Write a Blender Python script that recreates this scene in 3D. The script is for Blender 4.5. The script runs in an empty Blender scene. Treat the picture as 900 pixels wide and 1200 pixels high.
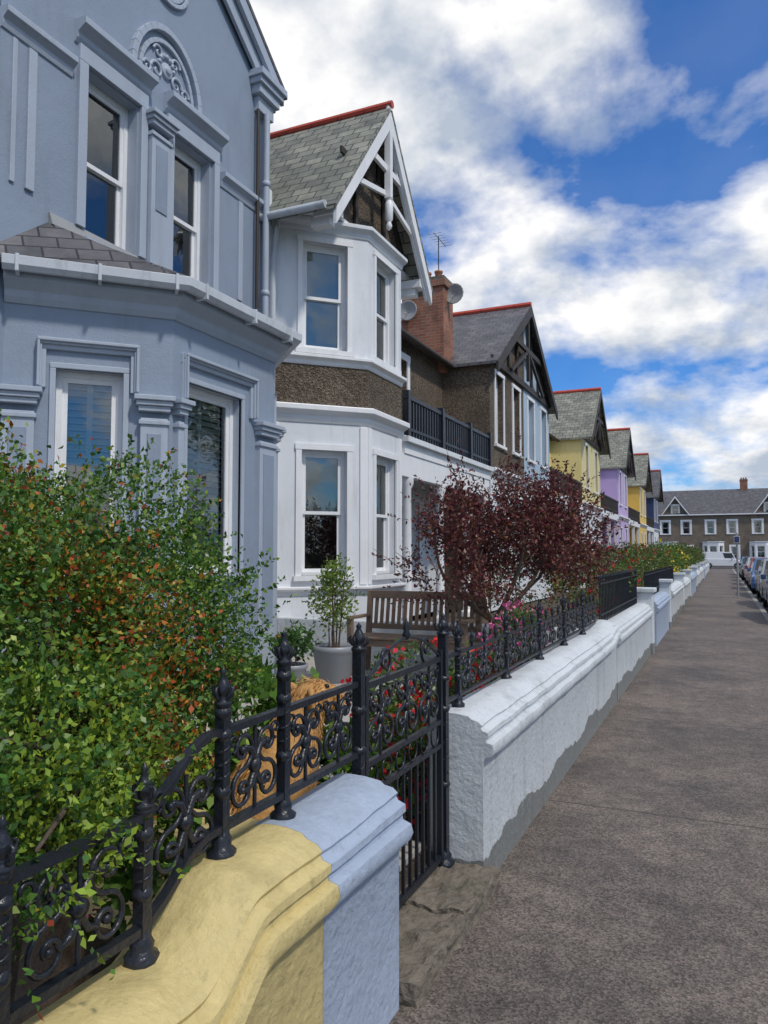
import bpy, math
import numpy as np
from mathutils import Vector, Matrix

RNG = np.random.default_rng(7)
scene = bpy.context.scene

# ------------------------------------------------------------------ materials
def _new(name):
    m = bpy.data.materials.new(name); m.use_nodes = True
    nt = m.node_tree; b = nt.nodes['Principled BSDF']
    return m, nt, b
def N(nt, typ, **kw):
    n = nt.nodes.new(typ)
    for k, v in kw.items():
        if k in n.inputs.keys(): n.inputs[k].default_value = v
        else: setattr(n, k, v)
    return n
def mixc(nt, fac, a, b, mode='MIX'):
    n = nt.nodes.new('ShaderNodeMix'); n.data_type = 'RGBA'; n.blend_type = mode
    for i, x in ((0, fac), (6, a), (7, b)):
        if hasattr(x, 'is_linked') or hasattr(x, 'links'): nt.links.new(x, n.inputs[i])
        elif isinstance(x, (int, float)): n.inputs[i].default_value = x
        else: n.inputs[i].default_value = (*x, 1)
    return n.outputs[2]
def ramp(nt, src, p0, p1, c0=(0,0,0,1), c1=(1,1,1,1)):
    r = nt.nodes.new('ShaderNodeValToRGB')
    r.color_ramp.elements[0].position = p0; r.color_ramp.elements[1].position = p1
    r.color_ramp.elements[0].color = c0; r.color_ramp.elements[1].color = c1
    nt.links.new(src, r.inputs[0]); return r.outputs[0]
def bump(nt, h, b, strength=.3, dist=.01, prev=None):
    n = nt.nodes.new('ShaderNodeBump'); n.inputs['Strength'].default_value = strength
    n.inputs['Distance'].default_value = dist
    nt.links.new(h, n.inputs['Height'])
    if prev: nt.links.new(prev, n.inputs['Normal'])
    nt.links.new(n.outputs[0], b.inputs['Normal']); return n.outputs[0]

def paint(name, col, rough=.55, var=.12, scale=1.5, bmp=.25, fine=60, dirt=.25, dirtcol=(.12,.11,.09), base_grime=False, metallic=0, chips=0):
    m, nt, b = _new(name)
    tc = N(nt, 'ShaderNodeTexCoord')
    n1 = N(nt, 'ShaderNodeTexNoise', Scale=scale, Detail=5.0, Roughness=.65); nt.links.new(tc.outputs['Object'], n1.inputs['Vector'])
    lo = tuple(c*(1-var) for c in col); hi = tuple(min(1, c*(1+var)) for c in col)
    c = mixc(nt, n1.outputs[0], lo, hi)
    if dirt > 0:
        mp = N(nt, 'ShaderNodeMapping'); mp.inputs['Scale'].default_value = (3, 3, .5)
        nt.links.new(tc.outputs['Object'], mp.inputs[0])
        n3 = N(nt, 'ShaderNodeTexNoise', Scale=1.6, Detail=5.0, Roughness=.7); nt.links.new(mp.outputs[0], n3.inputs['Vector'])
        f = ramp(nt, n3.outputs[0], .52, .78, (0,0,0,1), (dirt,dirt,dirt,1))
        c = mixc(nt, f, c, dirtcol)
    if base_grime:
        sx = N(nt, 'ShaderNodeSeparateXYZ'); nt.links.new(tc.outputs['Object'], sx.inputs[0])
        ad = N(nt, 'ShaderNodeMath', operation='MULTIPLY_ADD'); nt.links.new(n1.outputs[0], ad.inputs[0]); ad.inputs[1].default_value = -.3
        nt.links.new(sx.outputs[2], ad.inputs[2])
        f = ramp(nt, ad.outputs[0], -.14, .0, (.75,.75,.75,1), (0,0,0,1))
        c = mixc(nt, f, c, (.07,.07,.055))
    cn=None
    if chips:
        cn = N(nt, 'ShaderNodeTexNoise', Scale=14.0, Detail=7.0, Roughness=.75); nt.links.new(tc.outputs['Object'], cn.inputs['Vector'])
        c = mixc(nt, ramp(nt, cn.outputs[0], .58, .70, (0,0,0,1), (chips,chips,chips,1)), c, dirtcol)
        c = mixc(nt, ramp(nt, cn.outputs[0], .30, .44, (chips*.5,chips*.5,chips*.5,1), (0,0,0,1)), c, tuple(min(.8,x*1.35+.05) for x in col))
    nt.links.new(c, b.inputs['Base Color'])
    b.inputs['Roughness'].default_value = rough; b.inputs['Metallic'].default_value = metallic
    if bmp > 0:
        n2 = N(nt, 'ShaderNodeTexNoise', Scale=fine, Detail=3.0); nt.links.new(tc.outputs['Object'], n2.inputs['Vector'])
        p = bump(nt, n2.outputs[0], b, bmp, .006)
        p = bump(nt, n1.outputs[0], b, bmp, .03, p)
        if cn: bump(nt, cn.outputs[0], b, .6, .014, p)
    return m

def pebble(name, col, col2):
    m, nt, b = _new(name)
    tc = N(nt, 'ShaderNodeTexCoord')
    v = N(nt, 'ShaderNodeTexVoronoi', Scale=45.0); nt.links.new(tc.outputs['Object'], v.inputs['Vector'])
    n = N(nt, 'ShaderNodeTexNoise', Scale=1.2, Detail=4.0); nt.links.new(tc.outputs['Object'], n.inputs['Vector'])
    sp = N(nt, 'ShaderNodeSeparateColor'); nt.links.new(v.outputs['Color'], sp.inputs[0])
    c = mixc(nt, ramp(nt, sp.outputs[0], .3, 1), col, col2)
    c = mixc(nt, ramp(nt, n.outputs[0], .35, .7, (0,0,0,1), (.5,.5,.5,1)), c, tuple(x*.5 for x in col))
    nt.links.new(c, b.inputs['Base Color']); b.inputs['Roughness'].default_value = .9
    bump(nt, v.outputs['Distance'], b, .9, .02)
    return m

def bricky(name, c1, c2, mortar, bw, rh, ms=.006, rough=.7, bs=.5, var=.5):
    m, nt, b = _new(name)
    uv = N(nt, 'ShaderNodeUVMap'); uv.uv_map = 'UVMap'
    br = N(nt, 'ShaderNodeTexBrick'); br.inputs['Scale'].default_value = 1
    br.inputs['Brick Width'].default_value = bw; br.inputs['Row Height'].default_value = rh
    br.inputs['Mortar Size'].default_value = ms; br.inputs['Bias'].default_value = 0
    br.inputs['Color1'].default_value = (*c1,1); br.inputs['Color2'].default_value = (*c2,1); br.inputs['Mortar'].default_value = (*mortar,1)
    nt.links.new(uv.outputs[0], br.inputs['Vector'])
    tc = N(nt, 'ShaderNodeTexCoord')
    n = N(nt, 'ShaderNodeTexNoise', Scale=2.2, Detail=6.0, Roughness=.75); nt.links.new(tc.outputs['Object'], n.inputs['Vector'])
    c = mixc(nt, 1.0, br.outputs['Color'], ramp(nt, n.outputs[0], .3, .75, (1-var,1-var,1-var,1), (1.4,1.4,1.3,1)), 'MULTIPLY')
    nt.links.new(c, b.inputs['Base Color']); b.inputs['Roughness'].default_value = rough
    inv = N(nt, 'ShaderNodeMath', operation='SUBTRACT'); inv.inputs[0].default_value = 1; nt.links.new(br.outputs['Fac'], inv.inputs[1])
    p = bump(nt, inv.outputs[0], b, bs, .015)
    bump(nt, n.outputs[0], b, .3, .02, p)
    return m

def glass_mat():
    m, nt, b = _new('window_glass'); nt.nodes.remove(b)
    out = nt.nodes['Material Output']
    tr = N(nt, 'ShaderNodeBsdfTransparent'); tr.inputs[0].default_value = (.8,.85,.83,1)
    gl = N(nt, 'ShaderNodeBsdfGlossy', Roughness=.015); gl.inputs[0].default_value = (.95,.98,.97,1)
    fr = N(nt, 'ShaderNodeFresnel', IOR=2.2)
    tc = N(nt, 'ShaderNodeTexCoord'); n = N(nt, 'ShaderNodeTexNoise', Scale=2.5); nt.links.new(tc.outputs['Object'], n.inputs['Vector'])
    bp = N(nt, 'ShaderNodeBump', Strength=.12, Distance=.02); nt.links.new(n.outputs[0], bp.inputs['Height'])
    nt.links.new(bp.outputs[0], gl.inputs['Normal'])
    mx = N(nt, 'ShaderNodeMixShader'); nt.links.new(fr.outputs[0], mx.inputs[0]); nt.links.new(tr.outputs[0], mx.inputs[1]); nt.links.new(gl.outputs[0], mx.inputs[2])
    nt.links.new(mx.outputs[0], out.inputs[0]); return m

def leaf_mat(name='leaf_foliage', rough=.42, transl=.3):
    m, nt, b = _new(name)
    at = N(nt, 'ShaderNodeAttribute'); at.attribute_name = 'Col'
    c = at.outputs['Color']
    nt.links.new(c, b.inputs['Base Color']); b.inputs['Roughness'].default_value = rough
    t = N(nt, 'ShaderNodeBsdfTranslucent'); nt.links.new(c, t.inputs[0])
    mx = N(nt, 'ShaderNodeMixShader'); mx.inputs[0].default_value = transl
    nt.links.new(b.outputs[0], mx.inputs[1]); nt.links.new(t.outputs[0], mx.inputs[2])
    nt.links.new(mx.outputs[0], nt.nodes['Material Output'].inputs[0]); return m

def pavement_mat():
    m, nt, b = _new('exposed_aggregate_pavement')
    tc = N(nt, 'ShaderNodeTexCoord')
    v = N(nt, 'ShaderNodeTexVoronoi', Scale=110.0); nt.links.new(tc.outputs['Object'], v.inputs['Vector'])
    sp = N(nt, 'ShaderNodeSeparateColor'); nt.links.new(v.outputs['Color'], sp.inputs[0])
    c = mixc(nt, ramp(nt, sp.outputs[0], .1, 1), (.085,.073,.065), (.235,.20,.175))
    n = N(nt, 'ShaderNodeTexNoise', Scale=.8, Detail=6.0, Roughness=.72); nt.links.new(tc.outputs['Object'], n.inputs['Vector'])
    c = mixc(nt, 1.0, c, ramp(nt, n.outputs[0], .32, .7, (.52,.52,.54,1), (1.35,1.28,1.2,1)), 'MULTIPLY')
    n4 = N(nt, 'ShaderNodeTexNoise', Scale=7.0, Detail=5.0, Roughness=.75); nt.links.new(tc.outputs['Object'], n4.inputs['Vector'])
    c = mixc(nt, 1.0, c, ramp(nt, n4.outputs[0], .35, .7, (.72,.72,.72,1), (1.22,1.22,1.22,1)), 'MULTIPLY')
    br = N(nt, 'ShaderNodeTexBrick'); br.inputs['Scale'].default_value = 1; br.offset = 0
    br.inputs['Brick Width'].default_value = 9.0; br.inputs['Row Height'].default_value = 2.7; br.inputs['Mortar Size'].default_value = .012
    nw = N(nt, 'ShaderNodeTexNoise', Scale=3.0, Detail=4.0); nt.links.new(tc.outputs['Object'], nw.inputs['Vector'])
    wv = mixc(nt, .03, tc.outputs['Object'], nw.outputs['Color'], 'ADD')
    mp = N(nt, 'ShaderNodeMapping'); mp.inputs['Location'].default_value = (4, .55, 0)
    nt.links.new(wv, mp.inputs[0]); nt.links.new(mp.outputs[0], br.inputs['Vector'])
    c = mixc(nt, ramp(nt, br.outputs['Fac'], 0, 1, (0,0,0,1), (.7,.7,.7,1)), c, (.045,.04,.035))
    n2 = N(nt, 'ShaderNodeTexVoronoi', Scale=2.6); nt.links.new(tc.outputs['Object'], n2.inputs['Vector'])
    c = mixc(nt, ramp(nt, n2.outputs['Distance'], .02, .05, (.6,.6,.6,1), (0,0,0,1)), c, (.05,.045,.045))
    nt.links.new(c, b.inputs['Base Color']); b.inputs['Roughness'].default_value = .72
    p = bump(nt, v.outputs['Distance'], b, .4, .006)
    bump(nt, n4.outputs[0], b, .3, .02, p)
    return m

WHITE = paint('white_render', (.70,.73,.77), dirt=.28)
TRIMW = paint('white_trim_paint', (.80,.81,.83), rough=.4, dirt=.15)
GREYW = paint('blue_grey_render', (.25,.305,.395), dirt=.25, var=.13, bmp=.45)
GREYT = paint('pale_grey_trim', (.38,.435,.52), dirt=.25, var=.10, rough=.45)
PEB = pebble('brown_pebbledash', (.085,.062,.045), (.24,.19,.14))
PEBL = pebble('grey_pebbledash', (.15,.12,.09), (.30,.25,.2))
BLUEW = paint('pale_blue_render', (.38,.49,.60))
YELW = paint('yellow_render', (.70,.60,.28)); LILW = paint('lilac_render', (.52,.40,.66)); NAVY = paint('navy_render', (.03,.05,.14)); YEL2 = paint('ochre_render', (.70,.48,.12))
GWALL = paint('pale_garden_wall_paint', (.60,.64,.67), dirt=.5, var=.15, bmp=.7, fine=35, base_grime=True, chips=.35)
GWALLB = paint('grey_blue_pier_paint', (.37,.44,.56), dirt=.35, var=.15, bmp=.8, fine=35, chips=.35, dirtcol=(.16,.18,.2))
GYEL = paint('yellow_garden_wall_paint', (.60,.49,.22), dirt=.6, var=.2, bmp=.9, fine=30, dirtcol=(.25,.20,.08), chips=.55)
SLATE = bricky('grey_slate', (.18,.19,.17), (.30,.30,.26), (.05,.05,.05), .28, .19, .010)
SLATED = bricky('dark_slate', (.085,.085,.10), (.14,.135,.15), (.025,.025,.03), .28, .19, .010, rough=.5)
BRICK = bricky('red_brick', (.28,.09,.05), (.36,.14,.08), (.25,.2,.17), .22, .075, .01)
REDT = paint('red_ridge_tile', (.50,.07,.04), dirt=.2)
BLACK = paint('black_iron_paint', (.012,.015,.023), rough=.34, dirt=.3, var=.4, bmp=.5, fine=80, dirtcol=(.07,.06,.055))
DTIM = paint('dark_timber', (.035,.028,.024), rough=.6)
GLASS = glass_mat()
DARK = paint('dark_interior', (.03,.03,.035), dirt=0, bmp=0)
BLIND = paint('cream_blind', (.62,.60,.48), dirt=0, bmp=.1)
SHUT = paint('white_shutter', (.66,.72,.76), dirt=0, bmp=0, rough=.4)
LEAF = leaf_mat()
BARK = paint('bark', (.10,.07,.05), rough=.9, var=.35, scale=12, bmp=1, fine=40)
PAVE = pavement_mat()
ASPH = paint('road_asphalt', (.055,.055,.058), rough=.85, var=.25, bmp=.6, fine=120)
KERB = paint('granite_kerb', (.30,.29,.27), rough=.8, var=.2, bmp=.5, fine=60)
SOIL = paint('garden_soil', (.07,.05,.035), rough=.95, var=.4, scale=6, bmp=1, fine=25)
PATIO = paint('concrete_patio', (.38,.36,.33), rough=.85, var=.2, bmp=.4)
GRASS = paint('grass_ground', (.07,.10,.035), rough=.95, var=.4, scale=5, bmp=1, fine=25)
STONE = paint('mossy_stone', (.17,.145,.115), rough=.9, var=.6, scale=9, bmp=1, fine=30, dirt=.8, dirtcol=(.05,.06,.03), chips=.8)
WOOD = paint('weathered_teak', (.20,.14,.10), rough=.75, var=.3, scale=9, bmp=.5)
PGREY = paint('grey_glazed_pot', (.26,.28,.31), rough=.4, dirt=.2); TERRA = paint('terracotta', (.32,.13,.07))
WLINE = paint('road_marking_paint', (.7,.7,.68))
PVC = paint('white_plastic_gutter', (.55,.59,.64), rough=.35, dirt=.5)
GALV = paint('grey_metal_pole', (.3,.31,.32), rough=.45)

# ------------------------------------------------------------------ mesh tools
class Fr:
    def __init__(s, p0, p1):
        s.p0 = np.array(p0, float); v = np.array(p1, float)-s.p0; s.L = float(np.linalg.norm(v)); s.d = v/s.L
        s.n = np.array([s.d[1], -s.d[0]])
    def pt(s, a, o, z):
        q = s.p0+s.d*a+s.n*o; return (float(q[0]), float(q[1]), float(z))

class MB:
    def __init__(s): s.v=[]; s.f=[]; s.m=[]; s.sm=[]; s.mats=[]
    def mi(s, mat):
        if mat not in s.mats: s.mats.append(mat)
        return s.mats.index(mat)
    def add(s, vs, fs, mat, smooth=False):
        b=len(s.v); s.v += [tuple(map(float, p)) for p in vs]; i=s.mi(mat)
        for f in fs: s.f.append([b+k for k in f]); s.m.append(i); s.sm.append(smooth)
    def hexa(s, P, mat):
        s.add(P, [(0,3,2,1),(4,5,6,7),(0,1,5,4),(1,2,6,5),(2,3,7,6),(3,0,4,7)], mat)
    def box(s, x0,x1,y0,y1,z0,z1, mat):
        s.hexa([(x0,y0,z0),(x1,y0,z0),(x1,y1,z0),(x0,y1,z0),(x0,y0,z1),(x1,y0,z1),(x1,y1,z1),(x0,y1,z1)], mat)
    def lbox(s, fr, s0,s1,o0,o1,z0,z1, mat):
        P=[fr.pt(a,o,z) for z in (z0,z1) for a,o in ((s0,o0),(s0,o1),(s1,o1),(s1,o0))]
        s.hexa(P, mat)
    def prism(s, poly, vec, mat):
        n=len(poly); vec=np.array(vec,float)
        vs=[tuple(p) for p in poly]+[tuple(np.array(p)+vec) for p in poly]
        fs=[tuple(range(n))[::-1], tuple(range(n,2*n))]+[(i,(i+1)%n,n+(i+1)%n,n+i) for i in range(n)]
        s.add(vs, fs, mat)
    def slab(s, a,b,c,d, th, mat): s.prism([a,b,c,d], (0,0,-th), mat)
    def sweep(s, path, prof, mat, dz=None, smooth=False, cap=True):
        P=[np.array(p,float) for p in path]; n=len(P); k=len(prof); vs=[]
        for i in range(n):
            ds=[]
            if i>0: d=P[i]-P[i-1]; ds.append(d/np.linalg.norm(d))
            if i<n-1: d=P[i+1]-P[i]; ds.append(d/np.linalg.norm(d))
            ns=[np.array([d[1],-d[0]]) for d in ds]; m=sum(ns); m/=np.linalg.norm(m); m/= max(.3, float(m@ns[0]))
            for (o,z) in prof:
                q=P[i]+m*o; zz=z+(dz[i](o,z) if dz else 0); vs.append((q[0],q[1],zz))
        fs=[(i*k+j,(i+1)*k+j,(i+1)*k+(j+1)%k,i*k+(j+1)%k) for i in range(n-1) for j in range(k)]
        s.add(vs, fs, mat, smooth)
        if cap: s.add(vs[:k],[tuple(range(k))[::-1]],mat); s.add(vs[-k:],[tuple(range(k))],mat)
    def tube(s, pts, r, mat, seg=6, smooth=True):
        P=np.array(pts,float); n=len(P); R=np.full(n,r) if np.isscalar(r) else np.array(r,float)
        T=np.gradient(P,axis=0); T/= np.linalg.norm(T,axis=1,keepdims=True)+1e-9
        u=np.cross(T[0],(1,0,0)); 
        if np.linalg.norm(u)<.1: u=np.cross(T[0],(0,1,0))
        u/=np.linalg.norm(u); vs=[]
        for i in range(n):
            u=u-T[i]*(u@T[i]); u/=np.linalg.norm(u)+1e-9; w=np.cross(T[i],u)
            for k in range(seg):
                a=2*math.pi*k/seg; vs.append(P[i]+R[i]*(u*math.cos(a)+w*math.sin(a)))
        fs=[(i*seg+k,i*seg+(k+1)%seg,(i+1)*seg+(k+1)%seg,(i+1)*seg+k) for i in range(n-1) for k in range(seg)]
        s.add(vs,fs,mat,smooth); s.add(vs[:seg],[tuple(range(seg))[::-1]],mat); s.add(vs[-seg:],[tuple(range(seg))],mat)
    def lathe(s, c, prof, mat, seg=12, axis='z', smooth=True):
        vs=[]; k=len(prof)
        for i in range(seg):
            a=2*math.pi*i/seg
            for r,h in prof:
                x,y,z=r*math.cos(a),r*math.sin(a),h
                if axis=='x': x,y,z=h,r*math.cos(a),r*math.sin(a)
                if axis=='y': x,y,z=r*math.sin(a),h,r*math.cos(a)
                vs.append((c[0]+x,c[1]+y,c[2]+z))
        fs=[(i*k+j,((i+1)%seg)*k+j,((i+1)%seg)*k+j+1,i*k+j+1) for i in range(seg) for j in range(k-1)]
        s.add(vs,fs,mat,smooth)
    def build(s, name, parent=None, bev=0, solid=0):
        me=bpy.data.meshes.new(name); me.from_pydata(s.v,[],s.f)
        for m in s.mats: me.materials.append(m)
        me.polygons.foreach_set('material_index', s.m); me.polygons.foreach_set('use_smooth', s.sm)
        me.update()
        uv=me.uv_layers.new(name='UVMap'); co=np.array(s.v)
        data=np.zeros((len(me.loops),2)); 
        for p in me.polygons:
            n=np.array(p.normal)
            if abs(n[2])>.995: u=np.array([1.,0,0]); w=np.array([0,1.,0])
            else:
                u=np.cross((0,0,1),n); u/=np.linalg.norm(u)+1e-12; w=np.cross(n,u)
            for li in p.loop_indices:
                q=co[me.loops[li].vertex_index]; data[li]=(q@u,q@w)
        uv.data.foreach_set('uv', data.ravel())
        o=bpy.data.objects.new(name, me); scene.collection.objects.link(o)
        if bev: 
            b=o.modifiers.new('bev','BEVEL'); b.width=bev; b.segments=2; b.limit_method='ANGLE'; b.angle_limit=math.radians(40)
        if parent: setpar(o,parent)
        return o
def grp(name, loc=(0,0,0)):
    e=bpy.data.objects.new(name,None); e.empty_display_size=.3; e.location=loc; scene.collection.objects.link(e); return e
def setpar(o,e):
    o.parent=e; o.matrix_parent_inverse=Matrix.Translation(-Vector(e.location))

# ------------------------------------------------------------------ architecture helpers
def wall(mb, fr, s0, s1, z0, z1, ops, mat, rev=.14, revmat=None):
    S=sorted({s0,s1,*[o[0] for o in ops],*[o[1] for o in ops]}); Z=sorted({z0,z1,*[o[2] for o in ops],*[o[3] for o in ops]})
    for a,b in zip(S,S[1:]):
        for c,d in zip(Z,Z[1:]):
            if any(o[0]-1e-6<=a and b<=o[1]+1e-6 and o[2]-1e-6<=c and d<=o[3]+1e-6 for o in ops): continue
            mb.add([fr.pt(a,0,c),fr.pt(b,0,c),fr.pt(b,0,d),fr.pt(a,0,d)],[(0,1,2,3)],mat)
    rm=revmat or mat
    for a,b,c,d in [o[:4] for o in ops]:
        for q in (((a,c),(a,d)),((b,d),(b,c)),((a,d),(b,d)),((b,c),(a,c))):
            (p,z),(p2,z2)=q
            mb.add([fr.pt(p,0,z),fr.pt(p,-rev,z),fr.pt(p2,-rev,z2),fr.pt(p2,0,z2)],[(0,1,2,3)],rm)
def window(mb, fr, a, b, c, d, dep=.14, style='sash', cover=None, cov=0.5, arch=.09, framem=None, archm=None, sill=True, mid=.5):
    fm=framem or TRIMW; o=-dep; t=.05
    mb.lbox(fr,a,a+t,o-.09,o,c,d,fm); mb.lbox(fr,b-t,b,o-.09,o,c,d,fm)
    mb.lbox(fr,a+t,b-t,o-.09,o-.002,d-t,d,fm); mb.lbox(fr,a+t,b-t,o-.09,o+.01,c,c+t,fm)
    zm=c+(d-c)*mid
    def sash(z0,z1,oo,ts=.045):
        A,B=a+t,b-t
        mb.lbox(fr,A,A+ts,oo-.03,oo,z0,z1,fm); mb.lbox(fr,B-ts,B,oo-.03,oo,z0,z1,fm)
        mb.lbox(fr,A+ts,B-ts,oo-.03,oo-.001,z0,z0+ts,fm); mb.lbox(fr,A+ts,B-ts,oo-.03,oo-.001,z1-ts,z1,fm)
        mb.add([fr.pt(A+ts,oo-.015,z0+ts),fr.pt(B-ts,oo-.015,z0+ts),fr.pt(B-ts,oo-.015,z1-ts),fr.pt(A+ts,oo-.015,z1-ts)],[(0,1,2,3)],GLASS)
    if style=='sash': sash(zm-.02,d-t,o-.012); sash(c+t,zm+.02,o-.045)
    else: sash(c+t,d-t,o-.02)
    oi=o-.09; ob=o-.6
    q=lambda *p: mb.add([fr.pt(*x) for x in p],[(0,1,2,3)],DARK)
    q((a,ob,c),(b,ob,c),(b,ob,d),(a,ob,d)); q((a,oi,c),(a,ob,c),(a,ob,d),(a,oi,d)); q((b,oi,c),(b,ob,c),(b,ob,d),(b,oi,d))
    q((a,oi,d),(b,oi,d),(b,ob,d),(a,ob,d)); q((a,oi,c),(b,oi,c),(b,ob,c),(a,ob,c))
    if cover=='blind':
        z=d-(d-c)*cov
        mb.lbox(fr,a+.06,b-.06,oi-.03,oi-.02,z,d-.01,BLIND); mb.lbox(fr,a+.06,b-.06,oi-.035,oi-.012,z-.03,z,TRIMW)
    if cover=='shutter':
        z=c+t+.03
        mb.lbox(fr,(a+b)/2-.025,(a+b)/2+.025,oi-.06,oi-.0,c,d,SHUT)
        while z<d-t:
            P=[fr.pt(s_,o_,z_) for s_,o_,z_ in ((a+t,oi-.05,z+.05),(b-t,oi-.05,z+.05),(b-t,oi-.005,z),(a+t,oi-.005,z))]
            mb.prism(P,(0,0,.009),SHUT); z+=.062
    if cover=='curtain':
        w=(b-a)*.24
        for x0,x1 in ((a+.03,a+.03+w),(b-.03-w,b-.03)):
            k=8; 
            for i in range(k):
                s0_=x0+(x1-x0)*i/k; s1_=x0+(x1-x0)*(i+1)/k; oo=(-.05,-.09)
                mb.add([fr.pt(s0_,oi+oo[i%2],c),fr.pt(s1_,oi+oo[(i+1)%2],c),fr.pt(s1_,oi+oo[(i+1)%2],d),fr.pt(s0_,oi+oo[i%2],d)],[(0,1,2,3)],BLIND)
    am=archm or TRIMW
    if arch:
        w=arch; p=.028
        mb.lbox(fr,a-w,a,-.01,p,c,d,am); mb.lbox(fr,b,b+w,-.01,p,c,d,am); mb.lbox(fr,a-w-.012,b+w+.012,-.01,p+.006,d,d+w,am)
    if sill: mb.lbox(fr,a-arch-.03,b+arch+.03,-dep-.02,.07,c-.07,c,am)
def cornice(mb, path, z0, z1, out, mat, base=0.0):
    h=z1-z0
    prof=[(-.02,z0),(base+.015,z0),(base+out*.3,z0+h*.2),(base+out*.35,z0+h*.42),(base+out*.75,z0+h*.6),(base+out,z0+h*.68),(base+out,z1-h*.06),(base+out*.95,z1),(-.02,z1+.004)]
    mb.sweep(path,prof,mat)
def gable_roof(mb, yc, half, zE, zR, xf, xb, mat, th=.07):
    for sg in (-1,1):
        a,b,c,d=(xf,yc,zR),(xb,yc,zR),(xb,yc+sg*half,zE),(xf,yc+sg*half,zE)
        mb.slab(*( (a,b,c,d) if sg<0 else (a,d,c,b)), th, mat)
def ridge(mb, p0, p1, mat, r=.09):
    p0=np.array(p0,float);p1=np.array(p1,float);L=np.linalg.norm(p1-p0);n=max(1,int(L/.45))
    for i in range(n):
        a=p0+(p1-p0)*i/n; b=p0+(p1-p0)*(i+.97)/n
        mb.tube([a,b],r,mat,8,False)
def barge(mb, yc, half, zE, zR, x, w, th, mat, drop=.02):
    for sg in (-1,1):
        y0,z0=yc,zR-drop; y1,z1=yc+sg*half,zE-drop
        P=[(x,y0,z0),(x,y1,z1),(x,y1,z1-w),(x,y0,z0-w*1.15)]
        mb.prism(P,(th,0,0),mat)
def beam(mb, x, y0,z0,y1,z1, w, th, mat):
    d=np.array([y1-y0,z1-z0]); L=np.linalg.norm(d); n=np.array([-d[1],d[0]])/L*w/2
    mb.prism([(x,y0+n[0],z0+n[1]),(x,y1+n[0],z1+n[1]),(x,y1-n[0],z1-n[1]),(x,y0-n[0],z0-n[1])],(th,0,0),mat)
def chimney(mb,x0,x1,y0,y1,z0,z1,npot=3):
    mb.box(x0,x1,y0,y1,z0,z1-.25,BRICK); mb.box(x0-.05,x1+.05,y0-.05,y1+.05,z1-.25,z1-.1,BRICK); mb.box(x0-.02,x1+.02,y0-.02,y1+.02,z1-.1,z1,STONE)
    for i in range(npot):
        mb.lathe(((x0+x1)/2+(i-(npot-1)/2)*.3,(y0+y1)/2,z1-.01),[(.1,0),(.09,.2),(.11,.22),(.11,.26),(.07,.26),(.06,.1)],TERRA,10)

GZ=.2
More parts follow.
